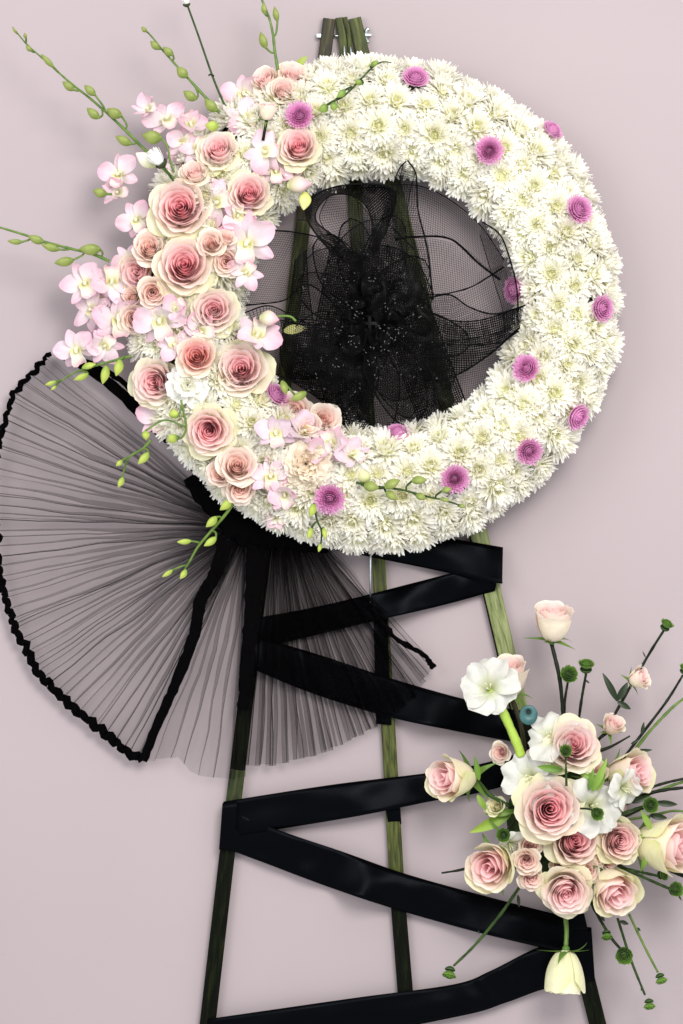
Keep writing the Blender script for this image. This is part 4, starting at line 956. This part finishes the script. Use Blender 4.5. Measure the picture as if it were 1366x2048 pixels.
def button(pts, r, f, label, leaflets=(), d0=120, d1=140, rs=2.8, mat=MSB, at=None):
    x, y = at or pts[-1]
    return stemobj("button_chrysanthemum", pts, d0, d1, rs*1.1, rs*.85, label, mat, "chrysanthemum", BT, leaflets, [(x, y, r, f)])
button([(1215, 1455), (1250, 1392), (1300, 1305), (1327, 1262)], 15, (.5, 1, .5), "green button flower on the highest stem at the far right", [(1291, 1315, 115, 14, .2), (1235, 1400, 60, 40, .38), (1235, 1402, 118, 62, .22), (1235, 1403, -30, 30, .4)], at=(1330, 1255))
button([(1128, 1440), (1130, 1400), (1136, 1362)], 20, (.0, .35, 1), "bushy green button flower just right of the upright rose's stem", at=(1137, 1352))
button([(1157, 1445), (1163, 1400), (1172, 1348)], 18, (.05, 1, .45), "cup shaped green button flower on a short stem right of its bushy neighbour", [(1171, 1360, -40, 10, .4)], at=(1172, 1338))
button([(1133, 1572), (1132, 1540), (1131, 1508)], 14, (0, .4, 1), "green button flower in front of the pink rose under the upright stems", d0=215, d1=222, rs=2.2, mat=MGD, at=(1131, 1504))
button([(1160, 1617), (1178, 1618), (1190, 1624)], 15, (.2, -.2, 1), "dark green button flower lying on the white gladiolus", d0=205, d1=208, rs=1.8, at=(1192, 1625))
button([(1230, 1640), (1262, 1628), (1296, 1612)], 18, (0, .1, 1), "green button flower among the dark leaves at the right edge", [(1262, 1605, 20, 40, .3), (1312, 1605, -5, 42, .32), (1300, 1630, -10, 34, .4)], d0=120, d1=165, at=(1300, 1610))
button([(1240, 1735), (1285, 1745), (1316, 1752)], 13, (.8, .2, .8), "small green button flower right of the lower blush rose, upper of two", d0=120, d1=135, mat=MGD, at=(1321, 1750))
button([(1235, 1730), (1290, 1756), (1340, 1778)], 17, (.3, .3, 1), "green button flower right of the lower blush rose, lower of two", [(1352, 1782, -60, 22, .2)], d0=120, d1=140, rs=3.2, mat=MGD, at=(1348, 1780))
button([(1180, 1800), (1198, 1835), (1222, 1875), (1243, 1900)], 20, (0, -.2, 1), "largest green button flower under the bouquet at lower right", [(1203, 1832, -60, 12, .5)], d0=110, d1=135, rs=3.2, mat=MSB, at=(1247, 1907))
button([(1205, 1848), (1213, 1864)], 13, (.1, -1, .6), "small green button flower beside the stem above the largest one", d0=120, d1=138, rs=2, mat=MGD, at=(1213, 1866))
button([(1235, 1836), (1262, 1920), (1290, 1990)], 14, (.1, -1, .35), "bottommost green button flower near the lower right corner", [(1240, 1842, -20, 18, .5), (1284, 1972, -100, 10, .4)], d0=110, d1=125, rs=2.6, mat=MGD, at=(1298, 2004))
button([(1258, 1828), (1290, 1895), (1316, 1945)], 14, (.3, -1, .35), "green button flower at right, second lowest of those hanging down", [(1275, 1855, -50, 9, .5)], d0=110, d1=125, rs=2.4, mat=MG, at=(1320, 1953))
button([(1042, 1770), (1000, 1830), (950, 1890), (907, 1932)], 16, (-.2, -1, .4), "green button flower on the long stem crossing the black ribbon at lower left", [(1036, 1790, -85, 24, .3), (958, 1868, 100, 8, .3)], d0=110, d1=100, rs=3, mat=MGD, at=(900, 1940))
button([(1030, 1640), (1018, 1655), (1010, 1668)], 16, (-.1, .1, 1), "green button flower above the round blush rose at the left", d0=150, d1=175, rs=2, at=(1007, 1670))
button([(1225, 1545), (1290, 1460), (1335, 1400), (1366, 1350)], 13, (.3, 1, .5), "green button flower cut off by the right edge", [(1283, 1470, 80, 26, .3), (1262, 1488, 30, 18, .3), (1330, 1405, 60, 10, .4)], at=(1368, 1342))
stemobj("bare_stem", [(1262, 1510), (1300, 1462), (1345, 1415), (1375, 1392)], 115, 125, 3.2, 2.8, "olive green bare stem crossing the right edge below the button flower", MG, leaflets=[(1266, 1503, 5, 38, .22)])
stemobj("bare_stem", [(1240, 1605), (1290, 1580), (1330, 1566), (1380, 1555)], 120, 130, 3.2, 2.6, "uppermost dark stem running off the right edge", MSB)
stemobj("bare_stem", [(1245, 1612), (1300, 1588), (1340, 1572), (1380, 1560)], 112, 122, 2.8, 2.6, "green stem below the uppermost dark one at the right edge", MG)
stemobj("bare_stem", [(1215, 1620), (1280, 1592), (1330, 1580), (1380, 1574)], 120, 130, 4.0, 2.8, "dark stem running off the right edge behind the leaves", MSB, leaflets=[(1255, 1600, 20, 30, .4)])
stemobj("bare_stem", [(1250, 1640), (1300, 1632), (1345, 1622), (1380, 1624)], 110, 118, 2.6, 2.4, "pale green stem above the cropped rose at the right edge", MG)
stemobj("bare_stem", [(1230, 1632), (1260, 1622), (1290, 1612)], 128, 132, 3.4, 3, "brown green stem leading to the flower among dark leaves", MGD)
stemobj("bare_stem", [(1325, 1725), (1345, 1742), (1385, 1758)], 118, 118, 4.5, 4.0, "short thick black stem below the cropped rose at the right edge", MSB)
stemobj("wooden_pick", [(940, 1735), (915, 1741), (883, 1746)], 100, 96, 3.4, 1.6, "black pick sticking out left of the round blush rose", MSB, "pick")
stemobj("wooden_pick", [(1180, 1508), (1220, 1494), (1260, 1472)], 120, 124, 4.2, 1.8, "black pointed pick sticking out right of the upper pink rose", MSB, "pick")

LR = "roses of the lower right bouquet"
def stemtube(pts, d0, d1, r0, r1, root_world_from, mat):
    m = len(pts); r = root_world_from
    W_ = Matrix.LocRotScale(r.location, r.rotation_quaternion, r.scale)
    path = smooth_path([W_ @ Vector((0, 0, -1.70 if r.name[:4] == 'rose' else -.35))]+[P(x, y, lerp(d0, d1, i/(m-1))) for i, (x, y) in enumerate(pts)][0 if r.name[:4] != 'rose' else 1:], 8)
    mb = MB_(); tube(mb, path, r0*S, r1*S, 8, knob=.2); o = obj("stem", mb.mesh("stem", mat))
    r = root_world_from; M = Matrix.LocRotScale(r.location, r.rotation_quaternion, r.scale); o.data.transform(M.inverted()); o.parent = r
for a in [
 (1100, 1618, 65, (0, .12, 1), 'open', 'deep', "largest rose with spiral deep pink heart in the middle of the lower bouquet", 195),
 (1148, 1490, 54, (.05, .28, 1), 'open', 'pink', "wide pink rose at the top of the lower bouquet behind a green button", 185),
 (1150, 1682, 52, (.15, .25, 1), 'open', 'deep', "coral pink rose partly under the largest rose of the lower bouquet", 165),
 (1240, 1682, 46, (.12, .05, 1), 'open', 'pale', "round rose with yellow green rim right of the coral pink one", 165),
 (1133, 1785, 52, (0, -.25, 1), 'open', 'pink', "pink rose with folded heart at the bottom of the lower bouquet", 175),
 (1086, 1515, 32, (-.1, .1, 1), 'cup', 'coral', "small dark coral rose half hidden under the white gladiolus", 150)]:
    px, py, r, f, fm, pal, lb, d = a; make_rose(px, py, r*1.08, f, fm, pal, lb, d=d, group=LR, sepals=False)
def side_rose(px, py, r, f, pal, label, d, zs=1.0, stem=None, mat=MSB, sr=4.2):
    ro = make_rose(px, py, r*1.07, f, 'tall', pal, label, d=d, group=LR, zs=zs)
    if stem: stemtube(stem, d-6, d-30, sr, sr*.9, ro, mat)
    return ro
side_rose(1232, 1788, 60, (.30, -.50, 1), 'pale', "blush rose at the lower right of the bouquet, facing down right", 185, .62)
side_rose(978, 1735, 62, (-.42, -.12, 1), 'pale', "round blush rose at the left of the bouquet above the lowest ribbon bands", 180, .62)
side_rose(893, 1556, 56, (-.85, .05, .75), 'pale', "pale rose turned left at the far left of the lower bouquet", 165, .75, [(948, 1573), (980, 1590), (1020, 1612)], MGD)
side_rose(1350, 1692, 72, (.8, .0, .65), 'pale', "large cream and green rose cropped by the right edge", 165, .75)
side_rose(1272, 1545, 56, (.75, .15, .7), 'pale', "cream rose behind the white gladiolus at the upper right of the bouquet", 150, .7)
side_rose(1107, 1228, 50, (0.03, 1, .42), 'blush', "upright cream rose standing alone above the lower bouquet", 150, .70, [(1112, 1296), (1118, 1350), (1124, 1400), (1127, 1450)], MSB, 4.2)
side_rose(1022, 1338, 44, (-.05, 1, .55), 'blush', "blush rose leaning behind the white gladiolus on the easel leg", 110, .85)
side_rose(1131, 1968, 50, (-.02, -1, .10), 'cream', "pale green white rose hanging upside down at the bottom", 120, .80, [(1132, 1902), (1133, 1860), (1130, 1826)], MG, 4.6)
side_rose(1284, 1354, 28, (.75, .35, .6), 'blush', "small blush rosebud on the highest right stem", 140, .62)
side_rose(1228, 1446, 28, (.35, .65, .7), 'blush', "small blush rosebud right of the wide pink rose", 135, .62, [(1212, 1464), (1200, 1476), (1190, 1490)], MSB, 3.5)
side_rose(1187, 1542, 34, (.1, .6, .8), 'blush', "blush rosebud behind the pointed green leaves", 130, .7)
for px, py, r, f, pal, lb, d in [
 (1000, 1505, 20, (-.3, .1, 1), 'blush', "tiny blush rose left of the thick green stem", 130),
 (1060, 1690, 23, (0, .3, 1), 'peach', "topmost of three small stacked roses left of centre", 160),
 (1053, 1722, 26, (-.1, .0, 1), 'blush', "middle of three small stacked roses left of centre", 175),
 (1062, 1757, 25, (0, -.1, 1), 'blush', "lowest of three small stacked roses left of centre", 165),
 (1176, 1742, 23, (0, .1, 1), 'blush', "small blush rose left of the two frilly ones near the lower roses", 160),
 (1192, 1716, 17, (.1, .2, 1), 'blush', "tiny frilly rose between the coral and the round roses", 150),
 (1217, 1725, 18, (.2, .0, 1), 'blush', "tiny frilly rose under the round rose", 145),
 (1120, 1728, 20, (0, .2, 1), 'blush', "small blush rose squeezed under the coral pink rose", 140),
 (1236, 1602, 24, (.6, .1, .8), 'coral', "small coral rose peeping out behind the white gladiolus", 130)]:
    make_rose(px, py, r*1.15, f, 'cup', pal, lb, d=d, group="small roses of the lower right bouquet")

# gladioli
def glad(px, py, r, f, spin, label, d, seed=1, n=6, col=(0.66, 0.665, 0.62)):
    rr = random.Random(seed); root = empty("gladiolus", P(px, py, d), label, "gladiolus", "white gladioli of the lower bouquet"); face_dir(root, f, radians(spin), r*S)
    for i in range(n):
        mb = MB_(); az = 2*pi*i/n+rr.uniform(-.15, .15); inner = i % 2
        blade(mb, 1.3*rr.uniform(.85, 1.12), 1.25 if inner else 1.0, 0, 1.25, -.45+rr.uniform(-.35, .35), (0.66, 0.72, 0.34), lambda t, u: lc((0.50, 0.56, 0.24), col, t*1.7), rows=10, cols=11, br=.05, bz=-.35+.04*inner, cup=.10, prof=(.16, .3, .5, .78, 1, 1.1, 1.06, .8), ruf=.20, twist=rr.uniform(-.4, .4), seed=rr.uniform(0, 6))
        obj("petal", mb.mesh("petal", MO), root, None, az)
    for i in range(3):
        mb = MB_(); tube(mb, smooth_path([Vector((0, 0, -.3)), Vector((.06*cos(i*2.1), .06*sin(i*2.1), .1)), Vector((.12*cos(i*2.1), .12*sin(i*2.1), .42))], 4), .03, .035, 6, col=(.78, .80, .55)); obj("stamen", mb.mesh("stamen", MO), root)
    return root
g = glad(978, 1376, 50, (-.2, .35, 1), 20, "ruffled white gladiolus bloom on the thick bright green stem", 165, 1)
MGL_ = 0
MGL = green_mat("bright_gladiolus_stem", (0.22, 0.36, 0.03), (0.38, 0.50, 0.08), .4, 60)
stemtube([(1000, 1412), (1018, 1450), (1035, 1490), (1042, 1512)], 158, 150, 9, 9, g, MGL)
glad(1102, 1474, 43, (-.35, .5, .8), 40, "half open white gladiolus beside the teal disc", 165, 2, 5)
glad(1062, 1556, 48, (-.4, .15, .9), 10, "white gladiolus spread left of the largest rose", 158, 3)
glad(1185, 1612, 48, (.2, .1, 1), 50, "flat white gladiolus under the dark green button flower", 170, 4)
glad(1248, 1578, 36, (.5, -.2, .9), 80, "crumpled white gladiolus lying on the cream rose", 178, 5, 5)
glad(1020, 1690, 30, (.3, -.6, .7), 80, "small closed cream gladiolus under the green button at left", 150, 6, 4)
make_rose(990, 1612, 22, (-.3, .3, 1), 'cup', 'cream', "small cream green bud flower above the long green leaf", d=140, name="lisianthus_bud")
# green leaves of the bouquet
def leafobj(x, y, ang, L, wf, c0, c1, label, d, e=(.25, -.25), f=(0, 0, 1), mat=None):
    mb = MB_(); blade(mb, 1, wf, 0, e[0], e[1], c0, c1, rows=9, cols=5, cup=.2, prof=(.3, .7, .95, 1, .9, .7, .42, .04), fold=.25)
    o = obj("leaf", mb.mesh("leaf", mat or MLF)); o.location = P(x, y, d); face_dir(o, f, radians(ang), L*S); tag(o, label, "leaf")
G1 = (0.14, 0.26, 0.03); G2 = (0.24, 0.36, 0.06); G3 = (0.08, 0.17, 0.02)
leafobj(1020, 1628, 205, 88, .26, G1, (0.30, 0.42, 0.06), "long bright green leaf pointing down left above the round blush rose", 120)
leafobj(1030, 1622, 185, 62, .24, G3, G2, "short green leaf lying on the long bright one", 130)
leafobj(1125, 1540, 172, 50, .32, G3, G1, "green leaf crossing the small coral rose", 190)
leafobj(1185, 1582, 66, 70, .22, G1, G2, "tallest upright green blade right of centre in the bouquet", 185)
leafobj(1178, 1580, 78, 44, .24, G3, G1, "short upright green blade left of the tallest one", 186)
leafobj(1195, 1580, 70, 42, .3, G2, G3, "broad upright blade right behind the tallest one", 182)
leafobj(1200, 1560, 160, 48, .3, G2, G1, "curled green leaf touching the blush rosebud", 180)
leafobj(1302, 1658, 118, 42, .3, G2, G1, "curved green leaf above the cropped cream rose", 170)
leafobj(1298, 1698, 250, 48, .26, G2, G3, "green sepal hanging under the cropped cream rose", 160)
leafobj(1290, 1675, 190, 18, .9, G2, G1, "tiny green bud leaf left of the cropped cream rose", 160)
leafobj(958, 1560, 100, 48, .24, G1, G3, "green sepal rising behind the rose turned left", 150)
leafobj(955, 1590, -60, 36, .35, G2, G1, "green sepal below the rose turned left", 140)
leafobj(1005, 1670, 130, 42, .12, G3, G3, "thin curled tendril left of the green button", 130)
# teal disc
td = empty("teal_disc", P(1057, 1427, 115), "teal plastic disc with a hole wedged behind the gladiolus", "disc")
mb = MB_(); rows = []
for rr_, dd in ((17, 153), (18.5, 155), (18.5, 161), (17, 163), (5.5, 163), (5.0, 157)):
    rows.append([mb.v(P(1057+cos(2*pi*j/28)*rr_, 1430+sin(2*pi*j/28)*rr_*1.08 - (6 if rr_ < 6 else 0), dd)) for j in range(29)])
mb.grid(rows); part("disc", mb, MTEAL, td)
mb = MB_(); rows = []
for rr_ in (0.1, 5.2):
    rows.append([mb.v(P(1057+cos(2*pi*j/20)*rr_, 1424+sin(2*pi*j/20)*rr_*1.08, 158)) for j in range(21)])
mb.grid(rows); part("hole", mb, MHOLE, td)  # dark inside of the hole put in as a black disc
print("mums", nmum, "objects", len(bpy.data.objects))
